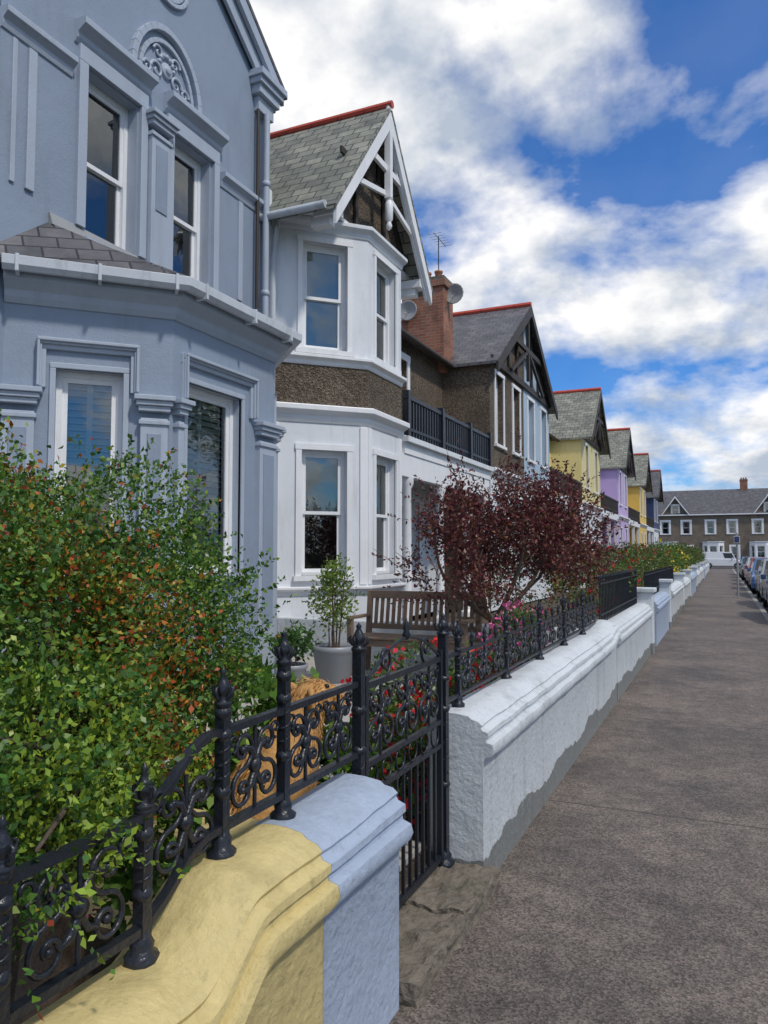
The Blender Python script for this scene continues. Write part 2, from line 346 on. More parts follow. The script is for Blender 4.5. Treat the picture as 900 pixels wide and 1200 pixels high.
# ================================================================== GREY HOUSE
def grey_house():
    e=grp('grey_rendered_house',(-7,6.4,0))
    mb=MB()
    bay=[(-5.6,4.47),(-4.6,5.47),(-4.6,7.2),(-5.6,8.2)]
    c1=Fr(bay[0],bay[1]); f=Fr(bay[1],bay[2]); c2=Fr(bay[2],bay[3])
    wz=(1.35,3.18)
    o1=(.42,.98,*wz); o2=(.2,1.08,*wz); o3=(.4,1.0,*wz)
    for fr,o in ((c1,o1),(f,o2),(c2,o3)):
        wall(mb,fr,0,fr.L,GZ,4.0,[o],GREYW,rev=.1,revmat=GREYT)
    m=Fr((-5.6,4.35),(-5.6,8.5)); dy=4.35; H=8.15
    ua=(5.32-dy,6.02-dy,4.62,6.32); ub=(6.56-dy,7.26-dy,4.62,6.32)
    wall(mb,m,0,m.L,GZ,H,[ua,ub],GREYW,rev=.13,revmat=GREYT)
    yc=6.45
    mb.prism([(-5.6,4.35,H),(-5.6,8.5,H),(-5.6,yc,9.5)],(-.2,0,0),GREYW)
    mb.box(-12,-5.62,8.3,8.48,GZ,8.1,GREYW); mb.box(-12,-5.62,4.37,4.55,GZ,8.1,GREYW); mb.box(-12,-11.8,4.5,8.3,GZ,8.1,GREYW)
    mb.box(-11.9,-5.7,4.5,8.3,7.8,7.9,DARK)
    r=Fr((-6.2,-4),(-6.2,4.37)); wall(mb,r,0,r.L,GZ,6.2,[(2,3,1.3,3.1),(5.6,6.6,1.3,3.1)],GREYW); mb.box(-12,-6.25,-4,4.3,5.9,6.1,DARK)
    mb.box(-12,-6.2,-4.1,-4.02,GZ,6.2,GREYW)
    mb.build('walls',e)
    w=MB()
    for fr,o in ((c1,o1),(f,o2),(c2,o3)): window(w,fr,*o,dep=.1,cover='shutter',style='one',arch=0,sill=True,archm=GREYT)
    window(w,m,*ua,dep=.13,arch=0,archm=GREYT); window(w,m,*ub,dep=.13,arch=0,archm=GREYT)
    window(w,r,2,3,1.3,3.1); window(w,r,5.6,6.6,1.3,3.1)
    w.build('windows',e)
    t=MB()
    for fr,(a,b,c,d),lo,hi in ((c1,o1,.26,1.12),(f,o2,.1,1.3),(c2,o3,.26,1.12)):
        for k,(wd,pr) in enumerate(((.10,.035),(.055,.06),(.03,.085))):
            zt=d+.26-k*.003; A0,B0=lo+k*.004,hi-k*.004
            t.lbox(fr,A0,B0,-.01+k*.002,pr,zt-wd,zt,GREYT) 
            t.lbox(fr,A0+.002,A0+wd*.8,-.01+k*.002,pr-.001,d-.18+k*.003,zt-wd,GREYT); t.lbox(fr,B0-wd*.8,B0-.002,-.01+k*.002,pr-.001,d-.18+k*.003,zt-wd,GREYT)
        t.lbox(fr,a-.05,a,-.03,.02,c,d,GREYT); t.lbox(fr,b,b+.05,-.03,.02,c,d,GREYT); t.lbox(fr,a-.05,b+.05,-.03,.022,d,d+.05,GREYT)
    def pil(fr,a,b,ztop,z0=GZ,pr=.06):
        t.lbox(fr,a,b,-.01,pr,z0,ztop-.2,GREYT)
        if b-a>.16: t.lbox(fr,a+.06,b-.06,pr-.01,pr+.012,z0+.6,ztop-.34,GREYW)
        t.lbox(fr,a-.015,b+.015,-.01,pr+.02,ztop-.26,ztop-.22,GREYT)
        t.lbox(fr,a-.02,b+.02,-.01,pr+.03,ztop-.14,ztop-.09,GREYT); t.lbox(fr,a-.04,b+.04,-.01,pr+.055,ztop-.09,ztop-.045,GREYT); t.lbox(fr,a-.06,b+.06,-.01,pr+.08,ztop-.045,ztop,GREYT)
    pil(c1,.0,.26,2.98); pil(c1,1.13,1.37,2.98); pil(f,.02,.1,2.975); pil(f,1.36,1.68,2.98); pil(c2,.05,.26,2.975); pil(c2,1.15,1.4,2.98)
    cornice(t,bay,3.72,3.98,.16,GREYT)
    gut=[(.17,3.98),(.19,3.94),(.25,3.93),(.285,3.97),(.29,4.05),(.27,4.05),(.26,3.99),(.2,3.97),(.18,4.05),(.165,4.05)]
    t.sweep(bay,gut,PVC)
    for s_ in (.1,.75,1.4): t.lbox(c1,s_,s_+.03,.16,.3,3.91,4.06,PVC)
    for s_ in (.1,.9,1.6): t.lbox(f,s_,s_+.03,.16,.3,3.91,4.06,PVC)
    for a,b in ((0,.78),(3.12,4.05)):
        path=[m.pt(a,0,0)[:2],m.pt(b,0,0)[:2]]; cornice(t,path,6.12,6.3,.09,GREYT)
    for a,b in ((.8,1.83),(2.07,3.1)):
        cornice(t,[m.pt(a,0,0)[:2],m.pt(b,0,0)[:2]],6.5,6.72,.15,GREYT)
        t.lbox(m,a+.04,b-.04,-.01,.05,6.34,6.5,GREYT)
        t.lbox(m,a+.04,a+.15,-.01,.05,4.7,6.34,GREYT); t.lbox(m,b-.14,b-.04,-.01,.05,4.7,6.34,GREYT)
    pil(m,1.80,2.10,6.33,4.66,.1)
    for s_ in (.28,3.5): t.lbox(m,s_,s_+.09,-.01,.03,4.8,6.1,GREYT)
    for s_ in (.12,3.92): t.lbox(m,s_,s_+.05,-.01,.02,4.8,6.1,GREYT)
    cy,cz=yc+.0,6.73
    for rr,pr,wd in ((.55,.07,.07),(.44,.045,.05)):
        P=[(cy+rr*math.cos(a),cz+rr*1.25*math.sin(a)) for a in np.linspace(0,math.pi,17)]
        for (y0,z0),(y1,z1) in zip(P,P[1:]): beam(t,-5.605,y0,z0,y1,z1,wd,pr,GREYT)
    for sg in (-1,1):
        for (cx,cz2,R) in ((.16,.14,.10),(.31,.10,.07),(.14,.36,.08)):
            th=np.linspace(0,7.5,26); rr=R*(1-th/9)
            t.tube([(-5.585,cy+sg*(cx+r_*math.cos(q)),cz+.03+cz2+r_*math.sin(q)) for q,r_ in zip(th,rr)],np.linspace(.022,.012,26),GREYT,6)
    t.lathe((-5.6,cy,cz+.25),[(.09,0),(.085,.03),(.05,.035),(.04,.055),(0,.06)],GREYT,12,'x')
    for i in range(7):
        a=math.pi*(i+.5)/7; t.lathe((-5.6,cy+.12*math.cos(a),cz+.27+.14*math.sin(a)),[(.035,0),(.025,.03),(0,.04)],GREYT,7,'x')
    MZ=8.12
    for rr,h in ((.33,.05),(.27,.035),(.19,.045)): 
        P=[(cy+rr*math.cos(a),MZ+rr*math.sin(a)) for a in np.linspace(0,2*math.pi,25)]
        for (y0,z0),(y1,z1) in zip(P,P[1:]): beam(t,-5.605,y0,z0,y1,z1,.045,h,GREYT)
    for i in range(10):
        a=i*math.pi/5; t.lathe((-5.59,cy+.1*math.cos(a),MZ+.1*math.sin(a)),[(.04,0),(.025,.03),(0,.035)],GREYT,7,'x')
    barge(t,yc,2.25,8.02,9.7,-5.5,.2,.06,GREYT); barge(t,yc,2.15,7.98,9.55,-5.56,.3,.05,GREYT)
    for y0,y1 in ((8.1,8.66),(4.24,4.8)):
        t.box(-5.95,-5.42,y0,y1,7.82,7.9,GREYT); t.box(-5.95,-5.46,y0+.04,y1-.04,7.7,7.82,GREYT); t.box(-5.95,-5.52,y0+.1,y1-.1,7.5,7.7,GREYT); t.box(-5.95,-5.38,y0-.03,y1+.03,7.9,7.99,GREYT)
    t.build('mouldings',e,bev=.006)
    rf=MB()
    lo=[(-5.62,4.12,4.03),(-4.36,5.37,4.03),(-4.36,7.3,4.03),(-5.62,8.5,4.03)]
    hi=[(-5.62,4.9,4.62),(-5.62,5.6,4.62),(-5.62,7.06,4.62),(-5.62,7.7,4.62)]
    for i in range(3): rf.prism([lo[i],lo[i+1],hi[i+1],hi[i]],(0,0,-.05),SLATED)
    for i in (1,2): rf.tube([lo[i],hi[i]],.035,SLATED,6)
    rf.sweep([(-5.6,4.9),(-5.6,7.7)],[(0,4.58),(.06,4.58),(.02,4.7),(0,4.7)],GALV)
    gable_roof(rf,yc,2.32,8.0,9.75,-5.43,-12.2,SLATED)
    rf.slab((-9.5,-4.2,8.2),(-9.5,4.4,8.2),(-6.0,4.4,6.15),(-6.0,-4.2,6.15),.08,SLATED); rf.slab((-9.5,-4.2,8.2),(-9.5,4.4,8.2),(-13,4.4,6.15),(-13,-4.2,6.15),.08,SLATED)
    ridge(rf,(-5.43,yc,9.77),(-12.2,yc,9.77),REDT)
    rf.build('roof',e)
    p=MB()
    p.tube([(-5.5,8.36,7.5),(-5.5,8.36,.3)],.045,GREYT,8)
    for z in (6.5,5.0,3.4,1.8): p.lathe((-5.5,8.36,z),[(.05,0),(.06,.01),(.06,.06),(.05,.07)],GREYT,8)
    p.tube([(-5.53,8.2,7.5),(-5.53,8.2,4.4)],.025,DTIM,6)
    p.build('downpipes',e)
grey_house()

# ================================================================== WHITE HOUSE
def white_house():
    e=grp('white_bay_fronted_house',(-7,12,0))
    bay=[(-5.6,8.66),(-4.6,9.66),(-4.6,10.9),(-5.6,11.9)]
    F=[Fr(a,b) for a,b in zip(bay,bay[1:])]
    op=[(.44,1.1),(.25,.99),(.4,1.0)]
    mb=MB(); w=MB()
    for i,(fr,(a,b)) in enumerate(zip(F,op)):
        wall(mb,fr,0,fr.L,GZ,3.55,[(a,b,1.25,3.0)],WHITE,rev=.1)
        wall(mb,fr,0,fr.L,3.55,4.25,[],PEB)
        wall(mb,fr,0,fr.L,4.25,6.3,[(a,b,4.42,5.96)],WHITE,rev=.1)
        window(w,fr,a,b,1.25,3.0,dep=.1,arch=.08,cover='blind',cov=.5); window(w,fr,a,b,4.42,5.96,dep=.1,arch=.07,cover='blind',cov=.97 if i==0 else .4)
    s=Fr((-5.6,8.5),(-5.6,8.66)); wall(mb,s,0,s.L,GZ,6.6,[],WHITE)
    r=Fr((-6.2,11.9),(-6.2,17.4)); 
    wall(mb,r,0,1.1,3.6,6.3,[],WHITE); wall(mb,r,1.1,r.L,3.6,6.3,[(2.2,3.1,3.75,5.75)],PEB); window(w,r,2.2,3.1,3.75,5.75,arch=.14,sill=False)
    ops=[(.6,1.6,.3,2.6),(2.6,3.8,1.1,2.7)]
    wall(mb,r,0,r.L,GZ,3.4,ops,WHITE); window(w,r,*ops[1]); w.lbox(r,.6,1.6,-.18,-.13,.3,2.6,NAVY)
    for zz in (.5,1.45): 
        for ss in (.72,1.15): w.lbox(r,ss,ss+.33,-.135,-.115,zz,zz+.8,DTIM)
    mb.box(-6.2,-5.6,11.82,11.9,GZ,6.3,WHITE)
    mb.box(-13,-12.8,8.6,17.3,GZ,6.4,PEB); mb.box(-12.9,-5.7,8.9,11.6,6.0,6.15,DARK); mb.box(-12.9,-6.3,11.6,17.3,6.0,6.15,DARK)
    yc=10.2
    mb.prism([(-4.85,8.7,6.3),(-4.85,11.75,6.3),(-4.85,yc,8.2)],(-.12,0,0),PEB)
    mb.box(-5.62,-4.86,8.72,8.8,6.3,6.5,PEB)
    mb.prism([(-5.6,8.64,6.29),(-4.82,8.64,6.29),(-4.82,11.9,6.29),(-5.6,11.9,6.29)],(0,0,.05),TRIMW)
    mb.build('walls',e); w.build('windows',e)
    t=MB()
    cornice(t,bay,3.38,3.62,.13,TRIMW); cornice(t,bay,4.2,4.34,.09,TRIMW); cornice(t,bay,6.1,6.28,.1,WHITE); cornice(t,bay,.98,1.1,.08,TRIMW)
    for fr,(a,b) in zip(F,op):
        for q in (0.0,fr.L-.13): t.lbox(fr,q+.012,q+.118,-.01,.022,1.12,3.36,TRIMW)
    XF=-4.5
    barge(t,yc,1.76,6.1,8.34,XF-.02,.24,.055,TRIMW); barge(t,yc,1.68,6.12,8.26,XF-.07,.12,.05,WHITE,drop=.12)
    t.lathe((XF,yc,8.32),[(.05,0),(.05,.08),(.03,.1),(.045,.14),(0,.2)],TRIMW,10)
    t.box(XF-.06,XF+.045,yc-.045,yc+.045,6.95,8.2,TRIMW); t.lathe((XF,yc,6.45),[(.0,0),(.035,.03),(.05,.08),(.03,.13),(.06,.18),(.065,.42),(.045,.46),(.065,.5)],TRIMW,10)
    beam(t,XF-.07,yc-.62,7.42,yc+.62,7.42,.10,.055,TRIMW)
    for sg in (-1,1):
        beam(t,XF-.075,yc+sg*1.12,6.78,yc+sg*.06,7.02,.08,.05,TRIMW)
        beam(t,XF-.07,yc+sg*.4,7.42,yc+sg*.4,7.86,.06,.05,TRIMW)
        for k in (.3,.55): beam(t,-4.84,yc+sg*k,7.4,yc+sg*k,8.2-k*1.3,.07,.04,DTIM)
        beam(t,-4.842,yc+sg*1.35,6.5,yc+sg*.1,8.02,.1,.04,DTIM)
        beam(t,-4.83,yc+sg*.5,6.4,yc+sg*.5,7.3,.08,.04,DTIM)
        y=yc+sg*1.52; t.box(-4.9,-4.55,y-.11,y+.11,6.06,6.2,TRIMW); t.box(-4.95,-4.66,y-.08,y+.08,5.94,6.06,TRIMW)
    beam(t,-4.825,yc-1.0,7.3,yc+1.0,7.3,.1,.04,DTIM)
    t.box(-6.2,-4.98,11.98,17.28,3.3,3.62,TRIMW); t.box(-6.2,-4.9,11.95,17.27,3.5,3.6,WHITE)
    t.box(-5.15,-5.0,11.9,17.25,2.9,3.3,TRIMW)
    for y in (12.3,14.0,15.7,17.0): t.lathe((-5.08,y,GZ),[(.14,0),(.14,.1),(.09,.15),(.075,2.5),(.12,2.6),(.12,2.72)],TRIMW,12)
    t.build('mouldings_and_gable_timbers',e,bev=.006)
    b=MB()
    b.box(-5.03,-4.95,12.0,17.25,4.27,4.34,BLACK); b.box(-5.02,-4.96,12.0,17.25,3.72,3.77,BLACK)
    for y in np.arange(12.05,17.2,.14): b.box(-5.01,-4.97,y,y+.05,3.62,4.27,BLACK)
    for y in (12.02,13.8,15.6,17.12): b.box(-5.05,-4.93,y,y+.1,3.62,4.42,BLACK)
    b.build('balcony_railing',e)
    rf=MB()
    gable_roof(rf,yc,1.8,6.1,8.4,XF+.04,-9.6,SLATE)
    ridge(rf,(XF+.06,yc,8.42),(-9.6,yc,8.42),REDT,.06)
    rf.slab((-9.5,10.25,8.3),(-9.5,17.4,8.3),(-5.95,17.4,6.15),(-5.95,11.85,6.15),.08,SLATED); rf.slab((-9.5,8.5,8.3),(-9.5,17.4,8.3),(-13.2,17.4,6.2),(-13.2,8.5,6.2),.08,SLATED)
    ridge(rf,(-9.5,10.4,8.32),(-9.5,17.4,8.32),REDT)
    rf.tube([(-5.9,12,6.12),(-5.9,17.3,6.12)],.06,DTIM,8)
    rf.tube([(-5.9,8.38,6.1),(-4.6,8.38,6.1)],.055,PVC,8)
    rf.tube([(-5.45,8.56,6.1),(-5.5,8.58,5.8),(-5.52,8.58,5.6),(-5.52,8.58,.3)],.04,PVC,8)
    chimney(rf,-7.15,-6.05,17.0,17.7,6,8.35,3)
    for q in (0,1): rf.tube([(-6.3,17.35,8.3),(-6.3,17.35,9.5)],.014,GALV,5)
    rf.tube([(-6.3,17.0,9.45),(-6.3,17.9,9.45)],.01,GALV,5)
    for q in np.linspace(17.05,17.85,6): rf.tube([(-6.48,q,9.45),(-6.12,q,9.45)],.006,GALV,4)
    rf.build('roof_and_chimney',e)
    d=MB()
    for y,z,x in ((16.9,7.55,-6.95),(17.3,7.95,-5.88)):
        d.lathe((x,y-.02,z),[(.0,.08),(.12,.06),(.22,.02),(.26,-.02),(.22,.0),(.0,.06)],GALV,16,'y'); d.tube([(x,y,z-.05),(x,y-.25,z-.15)],.012,GALV); d.tube([(x,y,z),(x,y+.1,z-.1)],.02,GALV)
    d.build('satellite_dishes',e)
white_house()

# ================================================================== other terrace houses
def terrace(name, y0, g0, g1, up, low, up2=None, trim=DTIM, roof=SLATED, dz=0, xg=-5.0, ov=.45):
    e=grp(name,(-7,(g0+g1)/2,0)); mb=MB(); w=MB(); t=MB(); rf=MB()
    yc=(g0+g1)/2; half=(g1-g0)/2; zE=6.2+dz; zR=zE+min(2.3,half*1.3)
    ym=yc if up2 else g1
    def face(y_a,y_b,U,nw):
        fr=Fr((xg,y_a),(xg,y_b)); L=fr.L; ops=[];ops2=[]
        for i in range(nw):
            c=L*(i+.5)/nw; hw=min(.36,L/nw*.3); ops.append((c-hw,c+hw,4.25+dz,6.0+dz)); ops2.append((c-hw,c+hw,1.2,2.95))
        wall(mb,fr,0,L,3.6+dz,zE,ops,U); wall(mb,fr,0,L,GZ,3.6+dz,ops2,low)
        for o in ops+ops2: window(w,fr,*o,cover='curtain',arch=.09)
        cornice(t,[(xg,y_a+.002),(xg,y_b-.002)],3.4+dz,3.62+dz,.13,TRIMW)
    if up2: face(g0,ym,up,2); face(ym,g1,up2,2)
    else: face(g0,g1,up,2)
    sw=Fr((-6.25,g0),(xg,g0)); wall(mb,sw,0,sw.L,GZ,zE,[],up)
    U2=up2 or up; mb.box(-12.8,xg-.01,g1-.1,g1,GZ,zE,U2); mb.box(-12.9,-12.7,y0,g1,GZ,zE,up); mb.box(-12.8,-6.3,y0,g1-.1,zE-.25,zE-.1,DARK); mb.box(-6.4,xg-.2,g0+.05,g1-.1,zE-.25,zE-.1,DARK)
    mb.prism([(xg,g0,zE),(xg,yc,zE),(xg,yc,zR-.08)],(-.15,0,0),up); mb.prism([(xg,yc,zE),(xg,g1,zE),(xg,yc,zR-.08)],(-.15,0,0),U2)
    gable_roof(rf,yc,half+.15,zE-.05,zR+.05,xg+ov,-9.6,roof); ridge(rf,(xg+ov,yc,zR+.08),(-9.6,yc,zR+.08),REDT,.08)
    barge(t,yc,half+.15,zE-.06,zR+.04,xg+ov-.03,.24,.05,trim)
    k=half; xo=xg+ov-.14
    beam(t,xo,yc-k*.5,zE+(zR-zE)*.45,yc+k*.5,zE+(zR-zE)*.45,.14,.08,trim); beam(t,xo-.003,yc,zE+.2,yc,zR-.1,.14,.08,trim)
    for sg in (-1,1):
        beam(t,xg+.02,yc+sg*k*.9,zE+.1,yc+sg*.1,zR-.25,.14,.05,trim)
        for q in (.25,.5,.75): beam(t,xg+.017,yc+sg*k*q,zE+.05,yc+sg*k*q,zE+(zR-zE)*(1-q)-.05,.12,.05,trim)
        beam(t,xo+.003,yc+sg*k*.55,zE+.1,yc+sg*.05,zE+(zR-zE)*.45,.1,.07,trim)
    beam(t,xg+.024,g0+.05,zE+.08,g1-.05,zE+.08,.16,.05,trim)
    rf.tube([(-5.9,y0,zE-.1),(-5.9,g0,zE-.1)],.06,DTIM,6)
    rf.slab((-9.5,y0-.02,8.45+dz),(-9.5,g1+.0,8.45+dz),(-5.95,g1,6.2+dz),(-5.95,y0-.02,6.2+dz),.08,roof); rf.slab((-9.5,y0-.02,8.45+dz),(-9.5,g1,8.45+dz),(-13.2,g1,6.2+dz),(-13.2,y0-.02,6.2+dz),.08,roof)
    if g0-y0>1:
        r=Fr((-6.2,y0),(-6.2,g0)); L=r.L; o=(L*.4,L*.4+.9,3.8+dz,5.7+dz); wall(mb,r,0,L,3.6+dz,zE,[o],up); window(w,r,*o,arch=.12,sill=False)
        o=(L*.5,L*.5+1.1,1.1,2.8); wall(mb,r,0,L,GZ,3.4+dz,[o],low); window(w,r,*o)
        t.box(-6.2,-4.98,y0,g0-.02,3.3+dz,3.62+dz,TRIMW)
        t.box(-5.03,-4.95,y0,g0-.02,4.27+dz,4.34+dz,trim); t.box(-5.02,-4.96,y0,g0-.02,3.72+dz,3.77+dz,trim)
        for y in np.arange(y0+.1,g0-.1,.2): t.box(-5.01,-4.97,y,y+.06,3.62+dz,4.27+dz,trim)
        for y in (y0+.3,(y0+g0)/2,g0-.3): t.box(-5.16,-5.0,y-.08,y+.08,GZ,3.3+dz,TRIMW)
        chimney(rf,-9.0,-8.2,y0+.1,y0+.8,7,9.2+dz,3)
    mb.build('walls',e); w.build('windows',e); t.build('timbers_and_mouldings',e); rf.build('roof',e)
terrace('pebbledash_and_blue_house',17.28,17.3,24.1,PEB,WHITE,up2=BLUEW,ov=.25)
terrace('yellow_gabled_house',24.12,30.2,35.2,YELW,WHITE,roof=SLATE)
terrace('lilac_gabled_house',35.22,41.5,46.3,LILW,LILW,roof=SLATE)
terrace('ochre_gabled_house',46.32,53,58,YEL2,YEL2,roof=SLATE)
terrace('navy_gabled_house',58.02,64.5,69.5,NAVY,WHITE,roof=SLATED)

def far_terrace():
    e=grp('pebbledash_terrace_row',(5,118,0)); mb=MB(); w=MB(); t=MB(); rf=MB()
    X0,X1=-33,45; Y=116
    fr=Fr((X0,Y),(X1,Y)); ops=[]; n=13; U=(X1-X0)/n
    for i in range(n):
        c=U*(i+.5)
        ops+= [(c-1.9,c-.9,4.4,6.2),(c+.9,c+1.9,4.4,6.2),(c+1.2,c+2.1,.3,2.6)]
    wall(mb,fr,0,fr.L,-.1,7.3,ops,PEBL)
    for k,o in enumerate(ops): window(w,fr,*o,arch=.25,cover='curtain')
    for i in range(n):
        c=X0+U*(i+.5); yb=Y-.9
        P=[(c-2.5,Y),(c-1.8,yb),(c-.4,yb),(c+.3,Y)]
        for a,b in zip(P,P[1:]):
            f2=Fr(a,b); o=(.2,f2.L-.2,1.0,2.7); wall(mb,f2,0,f2.L,-.1,3.2,[o],TRIMW); window(w,f2,*o,arch=0)
        cornice(t,P,3.1,3.3,.12,TRIMW); rf.prism([(c-2.6,Y,3.3),(c-1.8,yb-.1,3.3),(c-.4,yb-.1,3.3),(c+.4,Y,3.3)],(0,0,.1),SLATED)
        if i%2==0:
            rf.slab((c,Y-.5,9.9),(c,Y+4,9.9),(c-1.9,Y+4,7.2),(c-1.9,Y-.5,7.2),.1,SLATED); rf.slab((c,Y-.5,9.9),(c,Y+4,9.9),(c+1.9,Y+4,7.2),(c+1.9,Y-.5,7.2),.1,SLATED)
            mb.prism([(c-1.7,Y,7.3),(c+1.7,Y,7.3),(c,Y,9.7)],(0,.1,0),PEBL)
            f3=Fr((c-.5,Y-.01),(c+.5,Y-.01)); window(w,f3,0,1,7.2,8.6,dep=-.12,arch=.12)
            for sg in (-1,1): t.prism([(c,Y-.52,9.88),(c+sg*1.9,Y-.52,7.18),(c+sg*1.9,Y-.52,6.98),(c,Y-.52,9.6)],(0,.05,0),TRIMW)
        if i%3==0: chimney(rf,c-3.4,c-2.4,Y+4.2,Y+5.0,9.5,12.4,3)
    rf.slab((X0,Y-.3,7.2),(X1,Y-.3,7.2),(X1,Y+4.5,11),(X0,Y+4.5,11),.1,SLATED); rf.slab((X0,Y+9.3,7.2),(X1,Y+9.3,7.2),(X1,Y+4.5,11),(X0,Y+4.5,11),.1,SLATED)
    mb.box(X0,X0+.2,Y,Y+9,-.1,7.2,PEBL); mb.box(X1-.2,X1,Y,Y+9,-.1,7.2,PEBL); mb.box(X0,X1,Y+8.9,Y+9,-.1,7.2,PEBL); mb.box(X0,X1,Y+1,Y+8.8,7,7.1,DARK)
    t.box(X0,X1,Y-.4,Y-.3,7.05,7.2,TRIMW)
    mb.build('walls',e); w.build('windows',e); t.build('trim',e); rf.build('roof',e)
far_terrace()

# ================================================================== ground
def sheet(name,x0,x1,y0,y1,z,mat,z0=None):
    mb=MB()
    if z0 is None: mb.add([(x0,y0,z),(x1,y0,z),(x1,y1,z),(x0,y1,z)],[(0,1,2,3)],mat)
    else: mb.box(x0,x1,y0,y1,z0,z,mat)
    return mb.build(name)
sheet('ground',-1500,1500,-1500,1500,-.14,GRASS)
sheet('road',1.0,8.2,-60,112,-.132,ASPH)
sheet('cross_road',-60,60,88,112,-.126,ASPH)
sheet('pavement',-1.06,.92,-30,86,0,PAVE,-.2)
sheet('pavement',8.3,11,-30,86,0,PAVE,-.2)
sheet('pavement',-60,60,112,114.5,0,PAVE,-.2)
k=MB()
y=-30
while y<86: k.box(.925,1.06,y,y+.9,-.2,.004,KERB); k.box(8.15,8.295,y,y+.9,-.2,.004,KERB); y+=.906
k.build('kerb',bev=.012)
rm=MB()
for y in np.arange(-30,86,6): rm.add([(4.55,y,-.127),(4.67,y,-.127),(4.67,y+3,-.127),(4.55,y+3,-.127)],[(0,1,2,3)],WLINE)
rm.build('road_markings')
sheet('garden_soil',-5.9,-1.3,-8,90,.16,SOIL,-.2)
mb=MB(); 
for i in range(8):
    for j in range(7): mb.box(-5.3+i*.5,-4.81+i*.5,3.9+j*.7,4.59+j*.7,.1,.2+((i*7+j*3)%3)*.003,PATIO)
mb.build('patio_paving',bev=.006)
sheet('garden_path',-5.4,-1.32,2.45,3.4,.185,PATIO,0)

import bmesh
def rough_block(name,x0,x1,y0,y1,z0,z1,mat,amp=.02,sub=30,seed=0):
    bm=bmesh.new(); bmesh.ops.create_cube(bm,size=1)
    bmesh.ops.subdivide_edges(bm,edges=bm.edges[:],cuts=sub,use_grid_fill=True)
    from mathutils import noise
    for v in bm.verts:
        p=Vector(((v.co.x+.5)*(x1-x0)+x0,(v.co.y+.5)*(y1-y0)+y0,(v.co.z+.5)*(z1-z0)+z0))
        nz=noise.noise_vector(p*5+Vector((seed,0,0)))*amp+noise.noise_vector(p*17)*amp*.6+noise.noise_vector(p*40)*amp*.3
        v.co=p+nz
    me=bpy.data.meshes.new(name); bm.to_mesh(me); bm.free(); me.materials.append(mat)
    o=bpy.data.objects.new(name,me); scene.collection.objects.link(o); return o
rough_block('stone_gate_step',-1.4,-.99,2.45,3.0,-.06,.09,STONE,.022)
rough_block('stone_gate_step',-1.4,-.98,3.0,3.44,-.06,.10,STONE,.022,seed=4)

# ================================================================== garden walls
PROF=[(0,-.05),(0,.57),(.010,.592),(.042,.604),(.054,.632),(.046,.660),(.016,.668),(.014,.684),(.026,.694),(.024,.716),(-.002,.724),(-.010,.736),(-.004,.748),(-.022,.764),(-.055,.772),(-.07,.784),(-.13,.792),(-.19,.792),(-.24,.785),(-.27,.76),(-.28,.70),(-.28,-.05)]
from mathutils import noise as mnoise
def gwall(name, ys, dzf, mat, x=-1.04, bev=.0):
    mb=MB(); path=[(x,y) for y in ys]
    dz=[(lambda o,z,yy=y: dzf(yy)+mnoise.noise(Vector((o*6,yy*3,z*6)))*.008+mnoise.noise(Vector((o*9,yy*14,z*9)))*.003 if z>.4 else 0) for y in ys]
    mb.sweep(path,PROF,mat,dz=dz,smooth=False); o=mb.build(name)
    for p in o.data.polygons: p.use_smooth=len(p.vertices)==4
    o.data.set_sharp_from_angle(angle=math.radians(42))
    return o
def sstep(a,b,x): t=min(1,max(0,(x-a)/(b-a))); return t*t*(3-2*t)
f0=lambda y: -.03-.13*(1-sstep(1.36,1.6,y))
gwall('yellow_garden_wall',list(np.linspace(-6,0.6,20))+list(np.linspace(.63,1.9,80)),f0,GYEL)
gwall('grey_gate_pier',list(np.linspace(1.902,2.44,30)),f0,GWALLB)
gwall('garden_wall',list(np.linspace(3.44,7.5,140))+[7.6,7.7,7.8,7.9,8.0,8.1,8.2,8.3],lambda y:.06*sstep(7.85,8.15,y)-.0,GWALL)
ys=8.34
for i,L in enumerate((5.2,4.4,6,5,7,5,8,6,7,8)):
    gwall('garden_wall',[ys,ys+L-1.15],lambda y:-.02*(i%2),GWALL if i%3!=1 else GWALLB)
    mb=MB(); mb.box(-1.36,-1.0,ys+L-1.15,ys+L-.85,-.05,.95,GWALL); mb.box(-1.4,-.96,ys+L-1.19,ys+L-.81,.95,1.02,GWALL); mb.build('wall_pier',bev=.015)
    ys+=L
mb=MB(); mb.box(-5.5,-1.33,2.2,2.41,-.05,.5,GYEL); mb.box(-5.5,-1.33,2.17,2.44,.5,.56,GYEL); mb.build('dividing_wall',bev=.02)
mb=MB(); mb.box(-5.5,-1.33,8.7,8.9,-.05,.7,GWALL); mb.build('dividing_wall',bev=.02)

